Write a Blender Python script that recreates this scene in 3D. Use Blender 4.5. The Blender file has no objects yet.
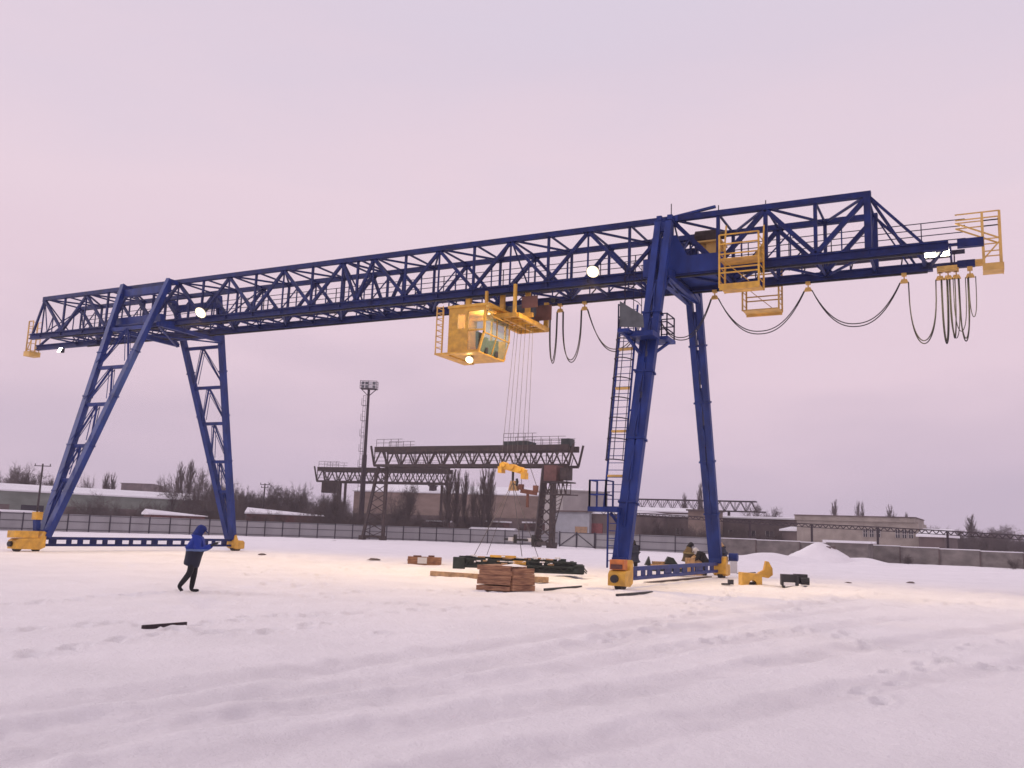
import bpy, math, random
import numpy as np
from mathutils import Vector, Matrix
random.seed(7); np.random.seed(7)
V = Vector
col = bpy.context.scene.collection
scene = bpy.context.scene
R_ = math.radians

# ------------------------------------------------------------------ camera
CX, CY, CH = 43.413, -38.436, 1.89
YAW, PIT, ROL, FPX = -0.4756, 0.1609, 0.0360, 905.7
_f = V((math.sin(YAW)*math.cos(PIT), math.cos(YAW)*math.cos(PIT), math.sin(PIT)))
_r = V((math.cos(YAW), -math.sin(YAW), 0)); _u = _r.cross(_f)
CR = _r*math.cos(ROL) + _u*math.sin(ROL)
CU = -_r*math.sin(ROL) + _u*math.cos(ROL)
cd = bpy.data.cameras.new('camera'); cam = bpy.data.objects.new('camera', cd); col.objects.link(cam)
cd.sensor_fit = 'HORIZONTAL'; cd.sensor_width = 36; cd.lens = 36*FPX/1024
cd.clip_start = .1; cd.clip_end = 8000
m = Matrix.Identity(4)
for i in range(3):
    m[i][0] = CR[i]; m[i][1] = CU[i]; m[i][2] = -_f[i]
m[0][3], m[1][3], m[2][3] = CX, CY, CH
cam.matrix_world = m
scene.camera = cam
C0 = V((CX, CY, CH))
def ray(x, y): return CR*((x-512)/FPX) - CU*((y-384)/FPX) + _f
def P(x, y, d): return C0 + ray(x, y)*d                    # point seen in direction x,y at depth d
def G(x, y, z=0.0):                                         # where that direction meets height z
    r = ray(x, y); return C0 + r*((z-CH)/r.z)
def HY(x):                                                  # horizon row of a column
    lo, hi = 300., 700.
    for _ in range(40):
        mid = (lo+hi)/2
        if ray(x, mid).z > 0: lo = mid
        else: hi = mid
    return lo
def D(x, d, z=0.0):
    p = P(x, HY(x), d); p.z = z; return p
def HZ(x, y, d): return P(x, y, d).z

# ------------------------------------------------------------------ materials
def mat(name, c, rough=.6, metal=0., var=.25, scale=3., c2=None, bump=0., spec=.5, detail=6, coords='Object', stretch=None):
    mt = bpy.data.materials.new(name); mt.use_nodes = True
    nt = mt.node_tree; N = nt.nodes; L = nt.links; b = N['Principled BSDF']
    b.inputs['Roughness'].default_value = rough; b.inputs['Metallic'].default_value = metal
    b.inputs['Specular IOR Level'].default_value = spec
    tc = N.new('ShaderNodeTexCoord'); mp = N.new('ShaderNodeMapping'); L.new(tc.outputs[coords], mp.inputs[0])
    if stretch: mp.inputs['Scale'].default_value = stretch
    nz = N.new('ShaderNodeTexNoise'); nz.inputs['Scale'].default_value = scale; nz.inputs['Detail'].default_value = detail
    L.new(mp.outputs[0], nz.inputs['Vector'])
    rp = N.new('ShaderNodeValToRGB'); L.new(nz.outputs['Fac'], rp.inputs[0])
    rp.color_ramp.elements[0].position = .32; rp.color_ramp.elements[1].position = .68
    lo = c2 if c2 else tuple(x*(1-var) for x in c); hi = c if c2 else tuple(min(1, x*(1+var)) for x in c)
    rp.color_ramp.elements[0].color = (*lo, 1); rp.color_ramp.elements[1].color = (*hi, 1)
    L.new(rp.outputs[0], b.inputs['Base Color'])
    if bump:
        bp = N.new('ShaderNodeBump'); bp.inputs['Strength'].default_value = bump; bp.inputs['Distance'].default_value = .05
        L.new(nz.outputs['Fac'], bp.inputs['Height']); L.new(bp.outputs[0], b.inputs['Normal'])
    return mt
def emit(name, c, s):
    mt = bpy.data.materials.new(name); mt.use_nodes = True; nt = mt.node_tree
    b = nt.nodes['Principled BSDF']; b.inputs['Base Color'].default_value = (.8, .8, .75, 1)
    b.inputs['Emission Color'].default_value = (*c, 1); b.inputs['Emission Strength'].default_value = s
    return mt
M = {}
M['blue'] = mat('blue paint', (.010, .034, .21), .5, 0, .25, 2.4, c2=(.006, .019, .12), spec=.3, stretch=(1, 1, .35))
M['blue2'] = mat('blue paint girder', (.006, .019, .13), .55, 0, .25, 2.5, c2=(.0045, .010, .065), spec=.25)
M['rail'] = mat('railing paint', (.012, .010, .035), .7, spec=.2)
M['yellow'] = mat('yellow paint', (.74, .42, .05), .5, 0, .2, 3.2, c2=(.46, .25, .04))
M['paleyellow'] = mat('faded yellow paint', (.62, .38, .10), .55, 0, .2, 2.0)
M['dark'] = mat('dark steel', (.03, .03, .035), .5, .3)
M['rubber'] = mat('black cable', (.018, .018, .02), .7)
M['rope'] = mat('wire rope', (.10, .09, .10), .5, .5)
M['rust'] = mat('weathered steel', (.062, .040, .034), .8, .1, .35, 2.5, c2=(.034, .024, .024))
M['rustbrown'] = mat('brown cabin paint', (.13, .055, .045), .8, 0, .3, 2.)
M['mast'] = mat('dark mast steel', (.035, .022, .028), .8, .1)
M['fence'] = mat('grey sheet metal', (.31, .305, .315), .5, .2, .10, .6, stretch=(1, 1, .2))
M['fencepost'] = mat('dark fence frame', (.035, .03, .045), .7)
M['concrete'] = mat('old concrete', (.17, .15, .14), .9, 0, .3, .9, bump=.3, stretch=(1, 1, 1.5))
M['brickpale'] = mat('pale brick', (.30, .26, .225), .9, 0, .18, .8, bump=.2)
M['beige'] = mat('beige wall', (.27, .20, .165), .9, 0, .2, .4, stretch=(1, 1, 2))
M['beige2'] = mat('pale wall', (.35, .32, .31), .9, 0, .15, .4)
M['greenwall'] = mat('grey green wall', (.17, .19, .165), .9, 0, .25, .25, stretch=(1, 1, 2))
M['darkwall'] = mat('dark brown wall', (.115, .085, .08), .9, 0, .35, .4)
M['brickred'] = mat('dark red brick', (.11, .045, .04), .9, 0, .3, 2.)
M['reddoor'] = mat('dull red door', (.16, .035, .035), .7)
M['tandoor'] = mat('tan door', (.35, .22, .13), .8)
M['whitewall'] = mat('white shed wall', (.36, .37, .40), .8, 0, .1, 1)
M['glass'] = mat('dark window glass', (.02, .02, .03), .15, 0, .2, 1)
M['wood'] = mat('sawn timber', (.38, .20, .11), .8, 0, .35, 3, c2=(.15, .065, .04), stretch=(1, 1, 7), bump=.3)
M['wood2'] = mat('pale timber', (.40, .25, .13), .8, 0, .3, 5, stretch=(1, 4, 1))
M['darkload'] = mat('dark green steel', (.022, .032, .030), .6, .2, .4, 3)
M['cloth_black'] = mat('black work cloth', (.014, .014, .018), .9, 0, .3, 20)
M['cloth_hood'] = mat('dark blue hood', (.009, .022, .15), .9, 0, .3, 8)
M['cloth_navy'] = mat('navy work cloth', (.02, .025, .05), .9, 0, .3, 20)
M['cloth_tan'] = mat('tan work jacket', (.22, .15, .06), .9, 0, .3, 15)
M['skin'] = mat('skin', (.45, .25, .18), .6, 0, .1, 10)
M['bark'] = mat('bare bark', (.040, .030, .030), .95, 0, .3, 3)
M['twig'] = mat('bare twigs', (.085, .062, .056), .95, 0, .25, .5)
M['twig2'] = mat('pale bare twigs', (.080, .063, .060), .95, 0, .25, .5)
M['white'] = mat('white board', (.55, .54, .56), .7, 0, .08, 1)
M['greybox'] = mat('grey equipment', (.10, .11, .12), .6, .2)
M['orange'] = mat('orange paint', (.55, .17, .04), .6)
M['lamp'] = emit('lit floodlight glass', (1, .86, .50), 30)
M['glow_ring'] = emit('painted lamp glow', (1, .80, .42), 1.0)  # warm emission painted as the soft glow around a lamp
M['lampwhite'] = emit('lit white floodlight glass', (1, .93, .72), 20)
M['lampcab'] = emit('lit cab floodlight glass', (1, .78, .32), 30)
M['cablit'] = emit('lit ceiling lamp of cab', (1, .9, .5), 3)
# glass of the cab
gm = bpy.data.materials.new('cab glazing'); gm.use_nodes = True
b = gm.node_tree.nodes['Principled BSDF']; b.inputs['Base Color'].default_value = (.22, .32, .27, 1)
b.inputs['Roughness'].default_value = .08; b.inputs['Alpha'].default_value = .38
M['cabglass'] = gm
# snow material
def snow(name, base=(.92, .89, .905), bumpd=.10):
    mt = bpy.data.materials.new(name); mt.use_nodes = True; nt = mt.node_tree; N = nt.nodes; L = nt.links
    b = N['Principled BSDF']; b.inputs['Roughness'].default_value = .75; b.inputs['Specular IOR Level'].default_value = .2
    tc = N.new('ShaderNodeTexCoord')
    n1 = N.new('ShaderNodeTexNoise'); n1.inputs['Scale'].default_value = .35; n1.inputs['Detail'].default_value = 8; n1.inputs['Roughness'].default_value = .6
    n2 = N.new('ShaderNodeTexNoise'); n2.inputs['Scale'].default_value = 3.2; n2.inputs['Detail'].default_value = 5
    for n in (n1, n2): L.new(tc.outputs['Object'], n.inputs['Vector'])
    rp = N.new('ShaderNodeValToRGB'); rp.color_ramp.elements[0].position = .3; rp.color_ramp.elements[1].position = .6
    rp.color_ramp.elements[0].color = (*[x*.93 for x in base], 1); rp.color_ramp.elements[1].color = (*base, 1)
    L.new(n1.outputs['Fac'], rp.inputs[0]); L.new(rp.outputs[0], b.inputs['Base Color'])
    n3 = N.new('ShaderNodeTexNoise'); n3.inputs['Scale'].default_value = 13; n3.inputs['Detail'].default_value = 6; n3.inputs['Roughness'].default_value = .7; L.new(tc.outputs['Object'], n3.inputs['Vector'])
    a3 = N.new('ShaderNodeMath'); a3.operation = 'MULTIPLY_ADD'; a3.inputs[1].default_value = .75
    ad = N.new('ShaderNodeMath'); ad.operation = 'MULTIPLY_ADD'; ad.inputs[1].default_value = .6
    L.new(n2.outputs['Fac'], ad.inputs[0]); L.new(n1.outputs['Fac'], ad.inputs[2])
    bp = N.new('ShaderNodeBump'); bp.inputs['Strength'].default_value = .8; bp.inputs['Distance'].default_value = bumpd
    L.new(n3.outputs['Fac'], a3.inputs[0]); L.new(ad.outputs[0], a3.inputs[2]); L.new(a3.outputs[0], bp.inputs['Height'])
    at = N.new('ShaderNodeAttribute'); at.attribute_name = 'trodden'; mxc = N.new('ShaderNodeMix'); mxc.data_type = 'RGBA'; mxc.blend_type = 'MULTIPLY'
    L.new(at.outputs['Fac'], mxc.inputs['Factor']); L.new(rp.outputs[0], mxc.inputs[6]); mxc.inputs[7].default_value = (.86, .85, .865, 1); L.new(mxc.outputs[2], b.inputs['Base Color']); L.new(bp.outputs[0], b.inputs['Normal'])
    return mt
M['snow'] = snow('snow')
M['snowroof'] = snow('roof snow', (.80, .79, .82), .05)

# ------------------------------------------------------------------ mesh builder
class MB:
    def __init__(s): s.v = []; s.f = []; s.m = []; s.mi = 0
    def add(s, vs, fs):
        o = len(s.v); s.v += [tuple(x) for x in vs]
        s.f += [tuple(i+o for i in f) for f in fs]; s.m += [s.mi]*len(fs); return s
    def box(s, x0, x1, y0, y1, z0, z1):
        vs = [(x, y, z) for z in (z0, z1) for y in (y0, y1) for x in (x0, x1)]
        return s.add(vs, [(0, 2, 3, 1), (4, 5, 7, 6), (0, 1, 5, 4), (2, 6, 7, 3), (0, 4, 6, 2), (1, 3, 7, 5)])
    def beam(s, a, b, w, h=None, up=(0, 0, 1), w2=None, h2=None):
        a = V(a); b = V(b); h = h or w; w2 = w2 or w; h2 = h2 or h
        d = b-a
        if d.length < 1e-6: return s
        d.normalize(); up = V(up)
        if abs(d.dot(up)) > .98: up = V((1, 0, 0))
        sd = d.cross(up).normalized(); u2 = sd.cross(d).normalized()
        vs = [a+sd*x*w/2+u2*y*h/2 for x, y in ((-1, -1), (1, -1), (1, 1), (-1, 1))] + [b+sd*x*w2/2+u2*y*h2/2 for x, y in ((-1, -1), (1, -1), (1, 1), (-1, 1))]
        return s.add(vs, [(3, 2, 1, 0), (4, 5, 6, 7), (0, 1, 5, 4), (1, 2, 6, 5), (2, 3, 7, 6), (3, 0, 4, 7)])
    def tube(s, a, b, r, r2=None, n=6, cap=True):
        a = V(a); b = V(b); r2 = r if r2 is None else r2; d = b-a
        if d.length < 1e-6: return s
        d.normalize(); up = V((0, 0, 1)) if abs(d.z) < .95 else V((1, 0, 0))
        x = d.cross(up).normalized(); y = d.cross(x)
        vs = []
        for p, q in ((a, r), (b, r2)):
            for i in range(n):
                t = 2*math.pi*i/n; vs.append(p+x*q*math.cos(t)+y*q*math.sin(t))
        fs = [(i, (i+1) % n, n+(i+1) % n, n+i) for i in range(n)]
        if cap: fs += [tuple(range(n))[::-1], tuple(range(n, 2*n))]
        return s.add(vs, fs)
    def path(s, pts, r, n=6):
        pts = [V(p) for p in pts]; rings = []; prev = None
        for i, p in enumerate(pts):
            d = (pts[min(i+1, len(pts)-1)]-pts[max(i-1, 0)]).normalized()
            if prev is None:
                up = V((0, 0, 1)) if abs(d.z) < .9 else V((1, 0, 0)); x = d.cross(up).normalized()
            else: x = (prev-d*prev.dot(d)).normalized()
            prev = x; y = d.cross(x)
            rings.append([p+x*r*math.cos(2*math.pi*k/n)+y*r*math.sin(2*math.pi*k/n) for k in range(n)])
        vs = [q for g in rings for q in g]
        fs = [(i*n+k, i*n+(k+1) % n, (i+1)*n+(k+1) % n, (i+1)*n+k) for i in range(len(pts)-1) for k in range(n)]
        fs += [tuple(range(n))[::-1], tuple(range(len(vs)-n, len(vs)))]
        return s.add(vs, fs)
    def prism(s, poly, d):
        poly = [V(p) for p in poly]; d = V(d); n = len(poly)
        return s.add(poly+[p+d for p in poly], [tuple(range(n))[::-1], tuple(range(n, 2*n))]+[(i, (i+1) % n, n+(i+1) % n, n+i) for i in range(n)])
    def build(s, name, mt, parent=None, smooth=False, loc=None):
        off = V((0, 0, 0))
        p = parent
        if loc is not None: off = V(loc)
        else:
            while p is not None:
                off = off+V(p.location); p = p.parent
        me = bpy.data.meshes.new(name)
        me.from_pydata([tuple(V(q)-off) for q in s.v], [], s.f)
        for x in (mt if isinstance(mt, (list, tuple)) else [mt]): me.materials.append(M[x] if isinstance(x, str) else x)
        if len(me.materials) > 1: me.polygons.foreach_set('material_index', s.m)
        if smooth: me.polygons.foreach_set('use_smooth', [True]*len(me.polygons))
        me.update()
        o = bpy.data.objects.new(name, me); col.objects.link(o)
        if parent is not None: o.parent = parent
        elif loc is not None: o.location = off
        return o
def tag(o, label=None, cat=None, group=None, kind=None):
    if label: o['label'] = label
    if cat: o['category'] = cat
    if group: o['group'] = group
    if kind: o['kind'] = kind
    return o
def thing(name, loc, label, cat, group=None, rz=0.):
    o = bpy.data.objects.new(name, None); col.objects.link(o); o.location = loc; o.rotation_euler = (0, 0, rz)
    o.empty_display_size = .3
    return tag(o, label, cat, group)
class Local:                                                # a frame: origin, x axis along heading a
    def __init__(s, o, a): s.o = V(o); s.x = V((math.cos(a), math.sin(a), 0)); s.y = V((-math.sin(a), math.cos(a), 0))
    def __call__(s, x, y, z): return s.o + s.x*x + s.y*y + V((0, 0, z))
def lbox(mb, L, x0, x1, y0, y1, z0, z1):
    vs = [L(x, y, z) for z in (z0, z1) for y in (y0, y1) for x in (x0, x1)]
    return mb.add(vs, [(0, 2, 3, 1), (4, 5, 7, 6), (0, 1, 5, 4), (2, 6, 7, 3), (0, 4, 6, 2), (1, 3, 7, 5)])
def ang(a, b): return math.atan2(b.y-a.y, b.x-a.x)

# ------------------------------------------------------------------ numpy value noise
def vnoise(x, y, seed):
    xi = np.floor(x).astype(np.int64); yi = np.floor(y).astype(np.int64)
    fx = x-xi; fy = y-yi; fx = fx*fx*(3-2*fx); fy = fy*fy*(3-2*fy)
    def h(a, b):
        n = (a*374761393+b*668265263+seed*982451653) & 0x7fffffff
        n = ((n ^ (n >> 13))*1274126177) & 0x7fffffff
        return ((n ^ (n >> 16)) & 0xffff)/65535.
    return (h(xi, yi)*(1-fx)+h(xi+1, yi)*fx)*(1-fy)+(h(xi, yi+1)*(1-fx)+h(xi+1, yi+1)*fx)*fy
def seg_dist(x, y, pts):
    best = np.full(x.shape, 1e9)
    for (ax, ay), (bx, by) in zip(pts[:-1], pts[1:]):
        dx, dy = bx-ax, by-ay; t = np.clip(((x-ax)*dx+(y-ay)*dy)/(dx*dx+dy*dy), 0, 1)
        best = np.minimum(best, np.hypot(x-ax-t*dx, y-ay-t*dy))
    return best
# wheel tracks across the snow
def smooth_line(pp):
    pts = [G(*p) for p in pp]; out = []
    for i in range(len(pts)-1):
        p0 = pts[max(i-1, 0)]; p1 = pts[i]; p2 = pts[i+1]; p3 = pts[min(i+2, len(pts)-1)]
        for k in range(6):
            t = k/6; out.append(.5*((2*p1)+(p2-p0)*t+(2*p0-5*p1+4*p2-p3)*t*t+(3*p1-p0-3*p2+p3)*t**3))
    out.append(pts[-1]); return [(p.x, p.y) for p in out]
TR = [smooth_line(q) for q in (
    [(-90, 727), (0, 711), (120, 692), (260, 674), (400, 654), (540, 637), (700, 615), (850, 600)],
    [(-90, 749), (0, 732), (120, 712), (260, 694), (400, 676), (540, 652), (680, 628), (860, 608)],
    [(-90, 770), (0, 754), (120, 732), (260, 711), (400, 692), (560, 667), (700, 643), (900, 618)],
    [(120, 770), (260, 744), (400, 724), (560, 697), (700, 674), (860, 645), (1080, 620)],
    [(420, 776), (560, 742), (700, 715), (860, 686), (1080, 655)])]
def height(x, y):
    r = np.hypot(x-CX, y-CY)
    z = (vnoise(x/7., y/7., 1)-.5)*.09+(vnoise(x/2.3, y/2.3, 2)-.5)*.035+(vnoise(x/.8, y/.8, 3)-.5)*.04
    z += (np.abs(vnoise(x/1.3+9, y/1.3, 5)-.5))*.05+(vnoise(x/.33, y/.33, 8)-.5)*.022*(r < 40)+(vnoise(x/.14, y/.14, 18)-.5)*.014*(r < 25)
    lump = np.clip(vnoise(x/4., y/4., 61)-.5, 0, 1)*2; z += lump*(vnoise(x/.5, y/.5, 62)-.4)*.13
    # churned snow on the crane yard
    yard = np.clip(1-np.abs(y+1)/14., 0, 1)*np.clip((x+6)/4, 0, 1)
    z += yard*((vnoise(x/.9, y/.9, 21)-.5)*.18+(vnoise(x/.45, y/.45, 22)-.5)*.09)
    flat = np.exp(-(x/2.2)**2)+np.exp(-((x-32)/2.2)**2); z = z*(1-np.clip(flat, 0, 1)*.8*(np.abs(y) < 12))
    for k, t in enumerate(TR):
        d = seg_dist(x, y, t)+(vnoise(x/1.1, y/1.1, 40+k)-.5)*.18
        mod = .5+.9*vnoise(x/2.5, y/2.5, 50+k)
        z += mod*(-.030*np.exp(-(d/.34)**4)*(.2+1.6*vnoise(x/.22, y/.22, 70+k))+.022*np.exp(-((d-.5)/.14)**2)*(-.2+2*vnoise(x/.3, y/.3, 80+k)))
    # low shovelled ridge beyond the right legs
    a = D(742, 78); bq = D(800, 84); c = D(860, 84)
    d = seg_dist(x, y, [(a.x, a.y), (bq.x, bq.y), (c.x, c.y)])
    z += np.exp(-(d/2.4)**2)*(.55+.6*(vnoise(x/3., y/3., 31)-.3))
    return z-.02
ang0 = math.atan2(_f.y, _f.x)
A = [ang0+t for t in np.concatenate([np.linspace(-math.pi, -.8, 60)[:-1], np.linspace(-.8, .8, 760), np.linspace(.8, math.pi, 60)[1:-1]])]
RR = [0.8]
while RR[-1] < 4000: RR.append(RR[-1]*(1.0105 if RR[-1] < 150 else 1.06)+.0)
A = np.array(A); RR = np.array(RR)
aa, rr = np.meshgrid(A, RR)
X = CX+rr*np.cos(aa); Y = CY+rr*np.sin(aa)
Z = height(X, Y)
TROD = np.zeros(X.shape)
near = rr < 75
for k, t in enumerate(TR):
    d = seg_dist(X[near], Y[near], t)+(vnoise(X[near]/1.1, Y[near]/1.1, 40+k)-.5)*.18
    TROD[near] = np.maximum(TROD[near], np.exp(-(d/.42)**4)*(.25+.75*vnoise(X[near]/.6, Y[near]/.6, 90+k)))
prints = []
fr_ = random.Random(12)
for q in ([(-30, 606), (60, 600), (193, 592)], [(193, 592), (300, 596), (400, 590), (470, 592)], [(20, 655), (140, 634), (260, 616), (380, 612), (520, 604), (620, 592)],
          [(0, 630), (120, 622), (230, 632), (330, 622)], [(540, 596), (660, 604), (760, 596), (900, 606), (1020, 600)], [(700, 640), (820, 628), (900, 650), (1020, 640)],
          [(380, 566), (300, 572), (240, 566)], [(780, 612), (880, 596), (1000, 612)], [(600, 640), (690, 612), (740, 588)], [(860, 700), (930, 660), (1020, 668)]):
    pl_ = smooth_line(q)
    for (ax, ay), (bx, by) in zip(pl_[:-1], pl_[1:]):
        ln_ = math.hypot(bx-ax, by-ay); n_ = max(1, int(ln_/.62))
        for i_ in range(n_):
            t_ = (i_+.5)/n_; sd = .13*(1 if (len(prints) % 2) else -1)
            prints.append((ax+(bx-ax)*t_-(by-ay)/ln_*sd+fr_.uniform(-.08, .08), ay+(by-ay)*t_+(bx-ax)/ln_*sd+fr_.uniform(-.08, .08), math.atan2(by-ay, bx-ax)+fr_.uniform(-.3, .3)))
for _ in range(260):                                        # churned spots round the work area
    p_ = G(fr_.uniform(240, 1000), 560+abs(fr_.gauss(0, 22))); prints.append((p_.x, p_.y, fr_.uniform(0, 6.28)))
rows = np.hypot(X[:, 0]-CX, Y[:, 0]-CY)
for (px_, py_, an_) in prints:
    rd = math.hypot(px_-CX, py_-CY)
    if rd > 90: continue
    i0 = max(0, int(np.searchsorted(rows, rd-.5))); i1 = min(len(rows), int(np.searchsorted(rows, rd+.5))+1)
    aw = math.atan2(py_-CY, px_-CX); da_ = .6/max(rd, 1); j0 = int(np.searchsorted(A, aw-da_)); j1 = int(np.searchsorted(A, aw+da_))
    if j1 <= j0 or i1 <= i0: continue
    sx_ = X[i0:i1, j0:j1]-px_; sy_ = Y[i0:i1, j0:j1]-py_; c_, n_ = math.cos(an_), math.sin(an_)
    u_ = (sx_*c_+sy_*n_)/.19; v_ = (-sx_*n_+sy_*c_)/.11; q_ = u_*u_+v_*v_
    Z[i0:i1, j0:j1] += -.075*np.exp(-q_**2)+.028*np.exp(-((np.sqrt(q_)-1.6)/.4)**2)
    TROD[i0:i1, j0:j1] = np.maximum(TROD[i0:i1, j0:j1], .8*np.exp(-q_))
Z *= np.clip((300-rr)/150, 0, 1)
nr, na = X.shape
vs = np.stack([X.ravel(), Y.ravel(), Z.ravel()], -1)
vs = np.concatenate([vs, [[CX, CY, -.02]]])
i, j = np.meshgrid(np.arange(nr-1), np.arange(na), indexing='ij'); j2 = (j+1) % na
quads = np.stack([i*na+j, i*na+j2, (i+1)*na+j2, (i+1)*na+j], -1).reshape(-1, 4)[:, ::-1]
tris = np.stack([np.full(na, nr*na), np.arange(na), (np.arange(na)+1) % na], -1)
me = bpy.data.meshes.new('snow_ground')
me.vertices.add(len(vs)); me.vertices.foreach_set('co', vs.astype(np.float32).ravel())
li = np.concatenate([quads.ravel(), tris.ravel()])
me.loops.add(len(li)); me.loops.foreach_set('vertex_index', li.astype(np.int32))
tot = np.concatenate([np.full(len(quads), 4), np.full(len(tris), 3)]); st = np.concatenate([[0], np.cumsum(tot)[:-1]])
me.polygons.add(len(tot)); me.polygons.foreach_set('loop_start', st.astype(np.int32)); me.polygons.foreach_set('loop_total', tot.astype(np.int32))
me.polygons.foreach_set('use_smooth', [True]*len(tot)); me.update(calc_edges=True); me.validate()
at_ = me.attributes.new('trodden', 'FLOAT', 'POINT'); at_.data.foreach_set('value', np.concatenate([TROD.ravel(), [0.]]).astype(np.float32))
me.materials.append(M['snow'])
g = bpy.data.objects.new('ground', me); col.objects.link(g); tag(g, 'snow covered yard with faint wheel tracks', None, None, 'structure')
def gz(x, y): return float(height(np.array([x]), np.array([y]))[0])

# ------------------------------------------------------------------ THE BLUE GANTRY CRANE
W2, BF, ZT, ZB = 1.366, 6.77, 15.69, 13.29
cr = thing('gantry_crane', (16, 0, 0), 'huge new blue gantry crane with a long lattice girder on four splayed legs', 'gantry crane')
top_apex = [-10, -6, -2, 2, 6, 10, 14, 16, 20, 24, 28, 32, 36, 40]
bot_nodes = [-8, -4, 0, 4, 8, 12, 15, 18, 22, 26, 30, 34, 38]
for v in (-W2, W2):
    c = MB(); c.beam((-10.1, v, ZT), (40.15, v, ZT), .24, .24)
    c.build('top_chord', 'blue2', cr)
    e0 = -11.0 if v < 0 else -14.2; e1 = 42.85 if v < 0 else 42.2
    c = MB(); c.beam((e0, v, ZB+.10), (e1, v, ZB+.10), .30, .05); c.beam((e0, v, ZB-.195), (e1, v, ZB-.195), .30, .05); c.beam((e0, v, ZB-.05), (e1, v, ZB-.05), .14, .27)
    for u in range(-10, 43, 2): c.beam((u, v, ZB-.05), (u+.03, v, ZB-.05), .26, .26)
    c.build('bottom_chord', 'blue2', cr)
    w = MB(); s = 1 if v > 0 else -1
    for k in range(len(top_apex)-1):
        a, b_ = top_apex[k], top_apex[k+1]; n = bot_nodes[k]
        th = .145 if a < 32 else .18
        w.beam((a, v, ZT-.1), (n, v, ZB+.15), th); w.beam((b_, v, ZT-.1), (n, v, ZB+.15), th)
        w.beam((n, v, ZT-.1), (n, v, ZB+.15), .11 if a < 32 else .14); w.beam((a, v, ZT-.1), (a, v, ZB+.1), .07)
        w.beam(((a+n)/2, v, (ZT+ZB)/2), ((a+n)/2, v, ZB+.1), .05); w.beam(((b_+n)/2, v, (ZT+ZB)/2), ((b_+n)/2, v, ZB+.1), .05)
        if b_-a > 3: w.beam(((a+n)/2, v, (ZT+ZB)/2), (a+ (0 if k else .6), v, ZB+.15), .05)
        # gusset plates at the joints
        for (gx, gzz, q) in ((a, ZT-.2, -1), (n, ZB+.24, 1)):
            w.prism([(gx-.28, v-.02, gzz+.1*-q), (gx+.28, v-.02, gzz+.1*-q), (gx+.12, v-.02, gzz+.12*q), (gx-.12, v-.02, gzz+.12*q)], (0, .04, 0))
    for u in (36, 40): w.beam((u, v, ZT-.1), (u, v, ZB+.15), .16 if u == 36 else .26)
    w.beam((-10, v, ZT), (e0+.1, v, ZB), .12)
    w.beam((-10, v, ZT-.1), (-9.4, v, ZB), .05)
    w.beam((40, v, ZT), (42.0, v, ZB+.1), .10); w.beam((40.1, v, ZT-.1), (41.3, v, ZB+.1), .06)
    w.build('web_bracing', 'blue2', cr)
x = MB()
for k, u in enumerate(sorted(top_apex+bot_nodes)):
    if u <= 40: x.beam((u, -W2, ZT), (u, W2, ZT), .08)
    x.beam((u, -W2, ZB-.02), (u, W2, ZB-.02), .10)
al = sorted(top_apex+bot_nodes)
for k in range(len(al)-1):
    s = -1 if k % 2 else 1
    x.beam((al[k], -W2*s, ZT-.02), (al[k+1], W2*s, ZT-.02), .09)
    x.beam((al[k], -W2*s, ZB-.05), (al[k+1], W2*s, ZB-.05), .09)
for u in (-10, -2, 6, 14, 24, 32, 40): x.beam((u, -W2, ZT), (u, W2, ZB), .06); x.beam((u, W2, ZT), (u, -W2, ZB), .06)
x.beam((40, -W2, ZT), (41.6, W2, ZB), .07); x.beam((41.9, -W2, ZB), (41.9, W2, ZB), .14)
x.beam((42.8, -W2, ZB), (42.1, W2, ZB), .12)
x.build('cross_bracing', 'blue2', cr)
# runway rails for the trolley on the inner flanges
for v in (-W2, W2):
    MB().beam((-9, v, ZB-.26), (42, v, ZB-.26), .07, .07).build('trolley_rail', 'dark', cr)
# walkway and railing along the far side
w = MB(); w.box(-11, 43.4, 1.60, 2.15, ZB+.62, ZB+.65)
for u in range(-11, 44, 2): w.beam((u, W2, ZB+.05), (u, 2.15, ZB+.6), .05)
wk = w.build('walkway', 'rail', cr)
r = MB()
for u in np.arange(-11, 43.6, 1.82): r.beam((u, 2.17, ZB+.6), (u, 2.17, ZB+2.12), .04)
for z in (1.0, 1.28, 1.56, 1.84, 2.12): r.beam((-11, 2.17, ZB+z), (43.45, 2.17, ZB+z), .032)
r.build('railing', 'rail', wk)
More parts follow.
